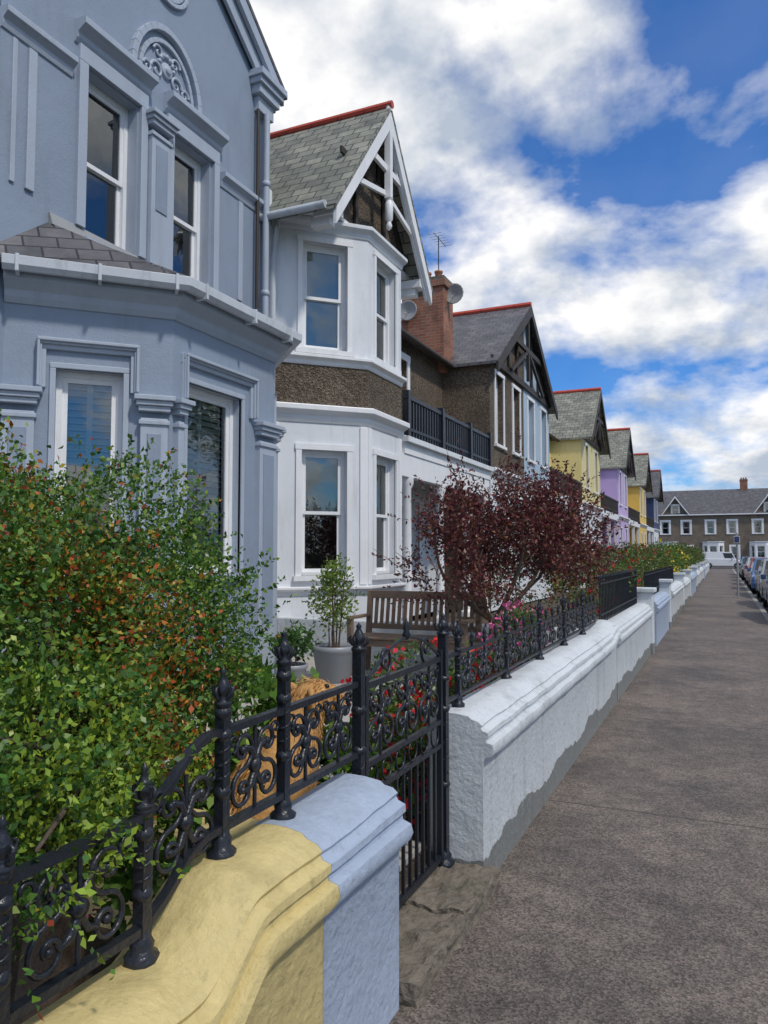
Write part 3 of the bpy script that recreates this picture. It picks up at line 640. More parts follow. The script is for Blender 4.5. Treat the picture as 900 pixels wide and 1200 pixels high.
# ================================================================== ironwork
def s_scroll(M,R,ang,turns=1.35,flip=1):
    th=np.linspace(turns*2*math.pi,0,34); r=R*(1-.86*th/(turns*2*math.pi))
    A=np.array([-R*math.cos(ang),-R*math.sin(ang)])
    p=np.stack([A[0]+r*np.cos(ang+flip*th),A[1]+r*np.sin(ang+flip*th)],1)
    q=-p[::-1]; p=np.concatenate([p,q[1:]]); return p+np.array(M)
def c_scroll(M,R,ang,turns=1.1,flip=1):
    th=np.linspace(turns*2*math.pi,0,26); r=R*(1-.86*th/(turns*2*math.pi))
    return np.stack([M[0]+r*np.cos(ang+flip*th),M[1]+r*np.sin(ang+flip*th)],1)
def yz(P,x): return [(x,p[0],p[1]) for p in P]
def post(mb,x,y,z0,z1,r=.014):
    h=z1-z0; k_=r/.019
    mb.box(x-r,x+r,y-r,y+r,z0,z1-.10,BLACK)
    mb.lathe((x,y,z0),[(.042*k_*1.15,0),(.044*k_*1.15,.018),(.032*k_,.028),(.036*k_,.045),(.026*k_,.06),(.018*k_,.08)],BLACK,10)
    for q in (.30,.60,.72): mb.lathe((x,y,z0+h*q),[(r,0),(.028*k_,.01),(.031*k_,.018),(.028*k_,.028),(r,.036)],BLACK,10)
    mb.tube([(x+math.cos(a)*r*1.05,y+math.sin(a)*r*1.05,z0+h*.36+a*h*.011) for a in np.linspace(0,20,50)],.0045,BLACK,5)
    c=z1-.11
    mb.lathe((x,y,c),[(r,0),(.03*k_,.008),(.03*k_,.018),(.015*k_,.028),(.024*k_,.04),(.027*k_,.052),(.018*k_,.07),(.008*k_,.088),(.012*k_,.095),(.005*k_,.105),(0,.112)],BLACK,10)
    for k in range(4):
        a=k*math.pi/2; dx,dy=math.cos(a)*k_,math.sin(a)*k_
        mb.tube([(x+dx*.01,y+dy*.01,c+.016),(x+dx*.036,y+dy*.036,c+.035),(x+dx*.04,y+dy*.04,c+.055),(x+dx*.03,y+dy*.03,c+.06)],[.006,.006,.005,.002],BLACK,5)
XR=-1.22
def panel(mb,y0,y1,zb,zt,dzb=0,dzt=0):
    W=y1-y0; H=zt-zb
    n=max(1,round(W/.28))
    for i in range(n):
        f_=(i+.5)/n; cy=y0+W*f_; cz=zb+H*.5+dzb*f_; w=W/n
        R=min(H*.24,w*.24)
        mb.tube(yz(s_scroll((cy-w*.23,cz),R,math.pi/2,1.35,1),XR),.0068,BLACK,6)
        mb.tube(yz(s_scroll((cy+w*.23,cz),R,math.pi/2,1.35,-1),XR),.0068,BLACK,6)
        mb.tube([(XR,cy,zb+dzb*f_),(XR,cy,zt+dzb*f_)],.006,BLACK,6)
        for sg in (-1,1):
            mb.tube(yz(c_scroll((cy+sg*w*.40,zt+dzb*f_-R*.6),R*.5,-math.pi/2,1.1,-sg),XR),.0055,BLACK,5)
        mb.lathe((XR-.014,cy,cz),[(0,0),(.02,.004),(.022,.014),(.02,.024),(0,.028)],BLACK,10,'x')
        for sg in (-1,1):
            for cc in (cz+R,cz-R): mb.lathe((XR-.010,cy+sg*w*.23,cc),[(0,0),(.010,.003),(.011,.010),(.010,.017),(0,.02)],BLACK,8,'x')
            for vz in (1,-1):
                mb.tube([(XR,cy,cz+vz*.01),(XR,cy+sg*.022,cz+vz*.05),(XR,cy+sg*.05,cz+vz*.06),(XR,cy+sg*.06,cz+vz*.045)],[.010,.011,.008,.003],BLACK,6)
def rail(mb,pts,w=.012,h=.009):
    for (y0,z0),(y1,z1) in zip(pts,pts[1:]):
        mb.prism([(XR-w,y0,z0-h),(XR-w,y1,z1-h),(XR-w,y1,z1+h),(XR-w,y0,z0+h)],(2*w,0,0),BLACK)
def railing_front():
    e=grp('iron_railing',(XR,1.5,.7)); mb=MB()
    crest=lambda y:.79+f0(y)
    posts=[-.2,.2,.6,1.0,1.375,1.67,1.975]
    hs=[.44]*5+[.49,.56]
    for y,h in zip(posts,hs): post(mb,XR,y,crest(y)-.005,crest(y)+h,.0150)
    ys=[-.2,.2,.6,1.0,1.375,1.45,1.53,1.6,1.67,1.975,2.46]
    for h in (.07,.32): 
        pts=[(y,crest(y)+h) for y in ys]; rail(mb,pts,.013,.0095)
    for a,b in zip(posts,posts[1:]+[2.46]):
        za=crest(a); zb=crest(b); panel(mb,a+.02,b-.02,za+.08,za+.31,zb-za)
    mb.build('railing_ironwork',e)
railing_front()
def gate():
    e=grp('iron_garden_gate',(XR,2.95,.1)); mb=MB()
    post(mb,XR,2.49,.1,1.3,.018); post(mb,XR,3.40,.1,1.27,.020)
    a,b=2.54,3.35
    for y in (a,b): mb.box(XR-.012,XR+.012,y-.012,y+.012,.12,1.1,BLACK)
    for z,h in ((.15,.014),(.66,.010),(.77,.010),(1.06,.012)): rail(mb,[(a,z),(b,z)],.010,h)
    for y in np.linspace(a,b,12)[1:-1]:
        mb.box(XR-.0065,XR+.0065,y-.0065,y+.0065,.15,.66,BLACK)
    for i in range(6):
        y=a+(b-a)*(i+.5)/6; P=[(y+.045*math.cos(t),.715+.045*math.sin(t)) for t in np.linspace(0,2*math.pi,17)]; mb.tube(yz(P,XR),.005,BLACK,5)
    panel(mb,a+.01,b-.01,.78,1.05)
    for sg,c in ((1,a+.18),(-1,b-.18)): mb.tube(yz(c_scroll((c,1.13),.065,-math.pi/2,1.3,sg),XR),.007,BLACK,6)
    P=[(a+(b-a)*u,1.07+.13*math.sin(math.pi*u)) for u in np.linspace(0,1,17)]; mb.tube(yz(P,XR),.007,BLACK,6)
    mb.lathe((XR,(a+b)/2,1.19),[(.008,0),(.02,.02),(.012,.035),(.017,.05),(.005,.08),(0,.10)],BLACK,8)
    mb.build('gate_ironwork',e)
gate()
def railing2():
    e=grp('iron_railing',(XR,6,.8)); mb=MB(); z=.785
    posts=list(np.arange(3.62,8.2,.92)); 
    for y in posts: post(mb,XR,y,z,z+.44,.013)
    for h in (.06,.27): rail(mb,[(3.42,z+h),(8.2,z+h)],.010,.008)
    for a,b in zip([3.42]+posts,posts+[8.2]):
        if b-a>.3: panel(mb,a+.02,b-.02,z+.07,z+.26)
    for y in np.arange(3.85,8.2,.23):
        mb.box(XR-.006,XR+.006,y-.006,y+.006,z+.26,z+.30,BLACK); mb.lathe((XR,y,z+.29),[(.007,0),(.017,.012),(.009,.024),(.014,.038),(.005,.062),(0,.075)],BLACK,7)
    mb.build('railing_ironwork',e)
    e=grp('iron_railing',(XR,11,.8)); mb=MB()
    for h in (.1,.44): rail(mb,[(8.4,z+h),(12.3,z+h)])
    for y in np.arange(8.4,12.3,.12): mb.box(XR-.006,XR+.006,y-.006,y+.006,z-.02,z+.5,BLACK); mb.lathe((XR,y,z+.49),[(.009,0),(.016,.015),(.006,.04),(0,.06)],BLACK,6)
    mb.build('railing_ironwork',e)
    e=grp('iron_railing',(XR,16,.8)); mb=MB()
    for h in (.1,.4): rail(mb,[(13.6,z+h),(22,z+h)])
    for y in np.arange(13.6,22,.14): mb.box(XR-.007,XR+.007,y-.007,y+.007,z-.02,z+.45,BLACK)
    mb.build('railing_ironwork',e)
railing2()

# ================================================================== foliage
def unit(v): return v/(np.linalg.norm(v,axis=1,keepdims=True)+1e-9)
def sn(P,f,seed):
    g=np.random.default_rng(seed); out=np.zeros(len(P))
    for _ in range(7):
        k=unit(g.normal(size=(1,3)))[0]*f*g.uniform(.6,1.8); out+=np.sin(P@k*1.0+g.uniform(0,6.28))
    return out/3.2
def leafmesh(name,P,D,S,C,parent=None,width=.5,fold=.15,mat=None,g=RNG):
    n=len(P); D=unit(D); r=unit(g.normal(size=(n,3))); side=unit(np.cross(D,r)); nr=np.cross(side,D)
    S=S[:,None]; v=np.empty((n,4,3)); v[:,0]=P
    v[:,1]=P+D*S*.5+side*S*width*.5+nr*S*fold; v[:,2]=P+D*S; v[:,3]=P+D*S*.5-side*S*width*.5+nr*S*fold
    me=bpy.data.meshes.new(name); me.vertices.add(4*n); me.vertices.foreach_set('co',v.ravel().astype(np.float32))
    me.loops.add(4*n); me.loops.foreach_set('vertex_index',np.arange(4*n,dtype=np.int32)); me.polygons.add(n)
    me.polygons.foreach_set('loop_start',np.arange(0,4*n,4,dtype=np.int32)); me.polygons.foreach_set('loop_total',np.full(n,4,dtype=np.int32))
    me.update(calc_edges=True)
    ca=me.color_attributes.new('Col','FLOAT_COLOR','CORNER'); c=np.ones((n,4,4),np.float32); c[:,:,:3]=C[:,None,:]; ca.data.foreach_set('color',c.ravel())
    me.materials.append(mat or LEAF); o=bpy.data.objects.new(name,me); scene.collection.objects.link(o)
    if parent: setpar(o,parent)
    return o
def crown(blobs,n,seed,shell=.5,lump=.22,gapf=9,gapt=-.35,inside=True):
    g=np.random.default_rng(seed); W=np.array([b[1][0]*b[1][1]*b[1][2] for b in blobs])**.7; W/=W.sum(); Ps=[];Ds=[]
    for (c,r),w in zip(blobs,W):
        m=int(n*w); d=unit(g.normal(size=(m,3))); rad=shell+(1-shell)*np.sqrt(g.random(m)); L=1+lump*sn(d,4.5,seed+int(abs(c[0])*100)%97)
        P=np.array(c)+d*(rad*L)[:,None]*np.array(r); Ps.append(P); Ds.append(d)
    P=np.concatenate(Ps); D=np.concatenate(Ds); k=sn(P,gapf,seed+5)>gapt
    return P[k],D[k]
def shoots(P,D,k,m,length,seed,up=.6):
    g=np.random.default_rng(seed); i=g.choice(len(P),k); b=P[i]; d=unit(D[i]+np.array([0,0,up])+g.normal(size=(k,3))*.35); L=g.uniform(.4,1,k)*length
    t=np.tile(np.linspace(.0,1,m),k); bi=np.repeat(np.arange(k),m)
    Q=b[bi]+d[bi]*(t*L[bi])[:,None]; Q[:,2]-=.15*length*t*t; E=unit(d[bi]*.7+g.normal(size=(k*m,3))*.8)
    return Q,E,b,d,L
def pal(cols,n,g,var=.25,idx=None):
    cols=np.array(cols); i=g.integers(0,len(cols),n) if idx is None else idx
    return cols[i]*(1+g.uniform(-var,var,(n,1)))
def limbs(mb,base,tips,r0,seed,mat=BARK):
    g=np.random.default_rng(seed); base=np.array(base)
    for t in tips:
        t=np.array(t); pts=[]; k=9
        off=g.normal(size=3)*.12*np.linalg.norm(t-base)
        for i in range(k):
            q=i/(k-1); pts.append(base+(t-base)*q+off*math.sin(q*math.pi)+g.normal(size=3)*.012)
        mb.tube(pts,np.linspace(r0,r0*.2,k),mat,7)

def big_bush():
    e=grp('berberis_shrub',(-2.2,2.0,.2)); g=np.random.default_rng(1)
    blobs=[((-2.3,2.1,1.42),(.62,.66,.50)),((-1.95,1.7,1.22),(.48,.5,.48)),((-2.6,1.7,1.40),(.7,.7,.52)),((-2.0,2.3,1.22),(.4,.36,.42)),((-1.62,1.42,1.02),(.30,.36,.28)),((-1.38,1.10,.97),(.22,.32,.18)),((-2.9,2.3,1.4),(.5,.5,.5)),((-1.72,1.95,1.0),(.26,.3,.26))]
    P,D=crown(blobs,105000,11,.5,.2,10,-.40)
    Q,E,b,d,L=shoots(P,D,1300,20,.24,12)
    P=np.concatenate([P,Q]); D=np.concatenate([D*.5+g.normal(size=D.shape)*.7,E])
    n=len(P)
    h=(P[:,2]-.95)/1.0; p=np.clip(-.02+.16*h+.30*sn(P,4.2,3),0,.55); red=g.random(n)<p
    green=pal([(.05,.13,.02),(.07,.18,.03),(.10,.22,.035),(.04,.10,.02),(.18,.28,.04),(.14,.25,.03)],n,g)
    warm=pal([(.46,.10,.02),(.52,.20,.03),(.34,.06,.02),(.44,.32,.04),(.28,.27,.04)],n,g)
    lime=pal([(.30,.40,.04),(.24,.36,.04)],n,g)
    C=np.where(red[:,None],warm,green); lm=(g.random(n)<np.clip(.95-1.1*(P[:,2]-.6),.08,.6)*(sn(P,7,8)>.0)); C=np.where(lm[:,None],lime,C)
    leafmesh('foliage',P,D,g.uniform(.013,.028,n),C,e,.6)
    mb=MB()
    mb.tube([(-1.85,1.7,.12),(-1.87,1.72,.3),(-1.92,1.78,.5),(-1.95,1.85,.75),(-2.05,1.95,1.0)],[.12,.095,.08,.075,.06],BARK,12)
    limbs(mb,(-1.93,1.8,.55),[(-2.6,1.6,1.5),(-1.9,2.3,1.3),(-2.2,2.2,1.7),(-1.65,1.5,1.1),(-2.9,2.3,1.5),(-2.1,1.5,1.5),(-1.45,1.15,.9)],.045,4)
    gg=np.random.default_rng(4)
    for i in range(60):
        c=blobs[gg.integers(0,6)][0]; t=np.array(c)+unit(gg.normal(size=(1,3)))[0]*.2; mb.tube([(-1.95,1.85,.8),(np.array((-1.95,1.85,.8))+t)/2+gg.normal(size=3)*.05,t],[.014,.01,.004],BARK,5)
    mb.build('trunk_and_branches',e)
big_bush()

def maple():
    e=grp('purple_japanese_maple',(-2.3,8.0,.2)); g=np.random.default_rng(2)
    blobs=[((-2.5,7.8,1.8),(.6,.6,.48)),((-1.9,8.3,1.75),(.6,.8,.55)),((-2.75,7.6,1.45),(.4,.4,.35)),((-1.75,9.2,1.7),(.55,.8,.55)),((-2.3,8.2,2.1),(.6,.75,.42)),((-2.2,7.4,1.35),(.45,.4,.3)),((-1.7,8.9,2.05),(.45,.6,.4))]
    P,D=crown(blobs,24000,21,.25,.3,6,-.35); Q,E,b,d,L=shoots(P,D,300,14,.5,22,.9)
    P=np.concatenate([P,Q]); D=np.concatenate([D*.4+g.normal(size=D.shape)*.7,E]); n=len(P)
    C=pal([(.13,.028,.038),(.09,.02,.03),(.19,.045,.05),(.22,.09,.05),(.08,.045,.03)],n,g,.35)
    leafmesh('foliage',P,D,g.uniform(.035,.06,n),C,e,.5)
    mb=MB(); mb.tube([(-2.3,8,.15),(-2.32,8.0,.5),(-2.28,8.02,.85)],[.07,.05,.045],BARK,8)
    limbs(mb,(-2.29,8.01,.8),[(-2.8,7.5,1.9),(-2.5,7.6,2.2),(-1.8,8.6,2.2),(-1.7,9.2,2.0),(-2.3,8.2,2.4),(-2.2,7.3,1.6)],.03,5)
    for i in range(70): mb.tube([b[i],b[i]+d[i]*L[i]],[.005,.002],BARK,4)
    mb.build('trunk_and_branches',e)
maple()

def shrub(name,blobs,n,cols,size,seed,parent_loc=None,width=.5,shell=.4,shoot=.2,lump=.25,flowers=None,gap=-.35):
    e=grp(name,parent_loc or blobs[0][0]); g=np.random.default_rng(seed)
    P,D=crown(blobs,n,seed,shell,lump,7,gap); Q,E,b,d,L=shoots(P,D,max(10,n//120),10,shoot,seed+1)
    A=np.concatenate([P,Q]); B=np.concatenate([D*.5+g.normal(size=D.shape)*.6+[0,0,.2],E]); m=len(A)
    leafmesh('foliage',A,B,g.uniform(size*.6,size*1.2,m),pal(cols,m,g,.35),e,width)
    if flowers:
        cf,nf,sf=flowers; i=g.choice(len(P),nf); c=P[i]+D[i]*.06; c=np.repeat(c,8,0)+g.normal(size=(nf*8,3))*sf*.35
        leafmesh('flowers',c,g.normal(size=c.shape),g.uniform(sf*.6,sf*1.1,len(c)),pal(cf,len(c),g,.2),e,.8)
    mb=MB(); 
    for (c,r) in blobs:
        for q in range(3): 
            t=np.array(c)+g.normal(size=3)*np.array(r)*.4; mb.tube([(c[0],c[1],.14),(np.array((c[0],c[1],.14))+t)/2+g.normal(size=3)*.03,t],[.014,.01,.005],BARK,5)
    mb.build('stems',e); return e
GR=[(.06,.13,.025),(.09,.18,.03),(.05,.10,.02),(.13,.22,.04)]
RED=[(.70,.015,.02),(.75,.04,.06),(.6,.01,.03)]; PINK=[(.75,.12,.35),(.8,.22,.45)]
shrub('fuchsia_shrub',[((-1.62,4.2,.66),(.26,.5,.30)),((-1.62,3.75,.52),(.24,.3,.26)),((-1.9,4.6,.68),(.35,.4,.28)),((-1.5,3.6,.48),(.16,.2,.24)),((-1.42,4.6,.80),(.13,.5,.14))],8500,GR,.04,31,flowers=(RED,160,.042))
shrub('leafy_perennial',[((-1.65,1.98,.55),(.22,.14,.25)),((-2.1,3.1,.6),(.4,.3,.4)),((-2.5,3.3,.62),(.5,.4,.4)),((-1.85,2.1,.72),(.2,.16,.2)),((-1.7,3.3,.45),(.2,.16,.28))],7000,[(.09,.20,.03),(.13,.27,.04),(.06,.13,.02),(.2,.32,.05)],.07,32,flowers=(PINK,26,.035),width=.6)
shrub('lavender_plant',[((-1.5,5.0,.55),(.15,.4,.25)),((-1.55,5.9,.6),(.2,.5,.3))],2500,GR+[(.12,.16,.08)],.035,33,flowers=(PINK,20,.03))
shrub('rose_bush',[((-1.45,6.0,1.0),(.13,.18,.16)),((-1.6,6.3,.8),(.2,.25,.3))],1300,GR,.045,34,flowers=(PINK,60,.05))
shrub('red_leaved_shrub',[((-1.75,10.2,1.2),(.5,.9,.55)),((-1.7,11.6,1.15),(.5,.9,.5)),((-2.6,10.6,1.2),(.6,.9,.6))],10000,GR+[(.20,.07,.03),(.12,.16,.03)],.05,35,flowers=(RED,110,.045))
shrub('green_hedge',[((-1.8,13.6+1.5*i,1.2+.08*(i%2)),(.5,1.0,.6)) for i in range(6)],13000,GR+[(.16,.09,.03)],.06,36,flowers=(RED,80,.05))
shrub('yellow_flowering_shrub',[((-1.8,24+2.0*i,1.25),(.6,1.3,.65)) for i in range(4)],9000,GR+[(.2,.25,.04)],.08,37,flowers=([(.8,.6,.03)],60,.09))
shrub('green_hedge',[((-2.0,33+3*i,1.15+.15*(i%3)),(.7,1.9,.7)) for i in range(14)],14000,GR+[(.16,.08,.03)],.11,38)
shrub('potted_shrub_foliage',[((-3.8,7.15,1.05),(.26,.26,.36)),((-3.75,7.1,1.3),(.18,.18,.2))],1700,[(.16,.26,.04),(.12,.2,.03),(.26,.32,.08)],.05,39,lump=.3,shell=.1)
shrub('potted_plant_foliage',[((-3.95,6.55,.62),(.2,.2,.18))],700,[(.09,.2,.04),(.06,.13,.03)],.07,40,shell=.1)
def pot(loc,r,h,mat,name='plant_pot'):
    mb=MB(); mb.lathe(loc,[(0,0),(r*.68,0),(r*.72,.01),(r*.92,h*.8),(r*1.02,h*.86),(r*1.05,h),(r*.94,h),(r*.88,h*.9)],mat,24); mb.lathe((loc[0],loc[1],loc[2]+h*.9),[(0,0),(r*.9,0)],SOIL,24); mb.build(name)
pot((-3.8,7.15,.2),.24,.38,PGREY); pot((-3.95,6.55,.2),.15,.25,PGREY); pot((-1.6,6.25,.2),.14,.42,TERRA)

def tree_mesh():
    g=np.random.default_rng(50); blobs=[((0,0,6),(2.3,2.3,1.8)),((1.2,.6,5),(1.6,1.6,1.3)),((-1.2,-.5,5.1),(1.7,1.6,1.3)),((.2,1.4,6.8),(1.4,1.4,1.2)),((-.6,-1.3,6.6),(1.4,1.3,1.2))]
    P,D=crown(blobs,16000,51,.3,.3,2.2,-.2); n=len(P)
    return P,D*.4+g.normal(size=D.shape)*.6,g.uniform(.1,.2,n),pal(GR,n,g,.3)
TP=tree_mesh(); tm=None
for i,(x,y) in enumerate(((12.5,5),(12.8,14),(12.4,23),(12.7,33),(12.5,44),(12.5,56),(12.5,69),(12.6,-6))):
    e=grp('street_tree',(x,y,0))
    if tm is None:
        o=leafmesh('crown',*TP); tm=o.data
        mb=MB(); mb.tube([(0,0,-.1),(.03,0,1.5),(0,.05,3),(.1,0,4.5),(0,0,6)],[.2,.16,.14,.1,.05],BARK,10)
        limbs(mb,(0,0,3),[(1.4,.6,5.3),(-1.5,-.6,5.4),(.3,1.6,6.8),(-.6,-1.5,6.6),(.2,.1,7.4)],.08,6); ob=mb.build('trunk'); bm_=ob.data
    else: o=bpy.data.objects.new('crown',tm); scene.collection.objects.link(o); ob=bpy.data.objects.new('trunk',bm_); scene.collection.objects.link(ob)
    o.parent=e; ob.parent=e; e.rotation_euler[2]=i*1.3; e.scale=(1.35,1.35,1.3+.15*(i%3))
sheet('opposite_hedge_bank',11.0,12.5,-30,86,.9,GRASS,-.2)

def bench():
    e=grp('wooden_garden_bench',(-3.15,7.95,.2)); mb=MB(); x0,x1=-3.85,-2.45; y0,y1=7.55,8.05; z=.2
    for x in (x0,x1-.06):
        mb.box(x,x+.06,y0,y0+.06,z,z+.62,WOOD); mb.hexa([(x,y1-.06,z),(x+.06,y1-.06,z),(x+.06,y1,z),(x,y1,z),(x,y1+.04,z+.92),(x+.06,y1+.04,z+.92),(x+.06,y1+.09,z+.92),(x,y1+.09,z+.92)],WOOD)
        mb.box(x-.01,x+.07,y0-.05,y1-.0,z+.62,z+.65,WOOD); mb.box(x+.012,x+.048,y0+.06,y1-.06,z+.34,z+.40,WOOD)
    for i in range(7): mb.box(x0+.02,x1-.02,y0-.01+i*.072,y0+.05+i*.072,z+.41,z+.432,WOOD)
    mb.box(x0+.06,x1-.06,y0+.01,y0+.04,z+.33,z+.405,WOOD)
    mb.box(x0+.06,x1-.06,y1+.03,y1+.07,z+.83,z+.92,WOOD); mb.box(x0+.06,x1-.06,y1-.01,y1+.03,z+.48,z+.54,WOOD)
    for x in np.linspace(x0+.1,x1-.13,17): mb.hexa([(x,y1,z+.54),(x+.045,y1,z+.54),(x+.045,y1+.015,z+.54),(x,y1+.015,z+.54),(x,y1+.045,z+.83),(x+.045,y1+.045,z+.83),(x+.045,y1+.06,z+.83),(x,y1+.06,z+.83)],WOOD)
    mb.build('bench_frame_and_slats',e,bev=.004)
bench()

# ================================================================== dog
FUR=paint('golden_fur',(.50,.27,.09),rough=.8,var=.25,scale=8,bmp=.6,fine=60,dirt=0)
def dog():
    e=grp('golden_retriever_dog',(-1.65,2.9,.19))
    def skin(name,V,E,R,mat,sub=2):
        me=bpy.data.meshes.new(name); me.from_pydata(V,E,[]); o=bpy.data.objects.new(name,me); scene.collection.objects.link(o)
        m=o.modifiers.new('skin','SKIN'); m.use_smooth_shade=True
        for i,r in enumerate(R): me.skin_vertices[0].data[i].radius=(r,r) if np.isscalar(r) else r
        me.skin_vertices[0].data[0].use_root=True
        s=o.modifiers.new('sub','SUBSURF'); s.levels=sub; s.render_levels=sub
        me.materials.append(mat); setpar(o,e); return o
    bx,by,bz=-1.84,2.66,.19; f=np.array([.5,.86]); f/=np.linalg.norm(f); l=np.array([-f[1],f[0]])
    def p(a,b,z): q=np.array([bx,by])+f*a+l*b; return (float(q[0]),float(q[1]),bz+z)
    V=[p(0,0,.18),p(.08,0,.34),p(.17,0,.47),p(.24,0,.57),p(.28,0,.66),p(.32,0,.74),p(.41,0,.73),p(.49,0,.705)]
    R=[.16,.165,.155,.13,.095,.088,.057,.037]; E=[(0,1),(1,2),(2,3),(3,4),(4,5),(5,6),(6,7)]
    def add(par,pts,rs):
        k=par
        for q,r in zip(pts,rs): V.append(q); R.append(r); E.append((k,len(V)-1)); k=len(V)-1
    for s in (-1,1):
        add(2,[p(.24,s*.09,.34),p(.27,s*.095,.18),p(.27,s*.095,.04),p(.33,s*.095,.025)],[.06,.042,.032,.035])
        add(0,[p(.1,s*.14,.14),p(.2,s*.15,.17),p(.1,s*.15,.06),p(.2,s*.15,.03)],[.09,.07,.04,.035])
    add(0,[p(-.14,0,.08),p(-.28,.03,.04),p(-.42,.08,.05)],[.055,.05,.03])
    skin('body',V,E,R,FUR)
    for s in (-1,1): skin('ear',[p(.28,s*.07,.785),p(.27,s*.095,.74),p(.275,s*.1,.67)],[(0,1),(1,2)],[(.02,.03),(.018,.04),(.012,.025)],FUR)
    mb=MB(); mb.lathe(p(.525,0,.715),[(0,-.015),(.018,-.008),(.02,.005),(0,.02)],BLACK,8)
    for s in (-1,1): mb.lathe(p(.38,s*.045,.775),[(0,-.012),(.012,-.004),(.012,.004),(0,.012)],BLACK,8)
    mb.build('nose_and_eyes',e)
    g=np.random.default_rng(5); Ps=[];Ds=[]
    for (a,b) in E:
        A,B=np.array(V[a]),np.array(V[b]); ra,rb=R[a],R[b]; m=int(8000*(ra+rb)*np.linalg.norm(B-A)*6)+60
        t=g.random(m)[:,None]; d=unit(g.normal(size=(m,3))); ax=(B-A)/np.linalg.norm(B-A); d=unit(d-(d@ax)[:,None]*ax[None,:]*.8)
        Ps.append(A+(B-A)*t+d*(ra+(rb-ra)*t)*.88); Ds.append(unit(d*.45-ax*.6+np.array([0,0,-.7])+g.normal(size=(m,3))*.22))
    P=np.concatenate(Ps); D=np.concatenate(Ds); n=len(P)
    leafmesh('fur',P,D,g.uniform(.025,.05,n),pal([(.62,.36,.13),(.5,.26,.08),(.75,.50,.24)],n,g,.2),e,.14,.03)
dog()

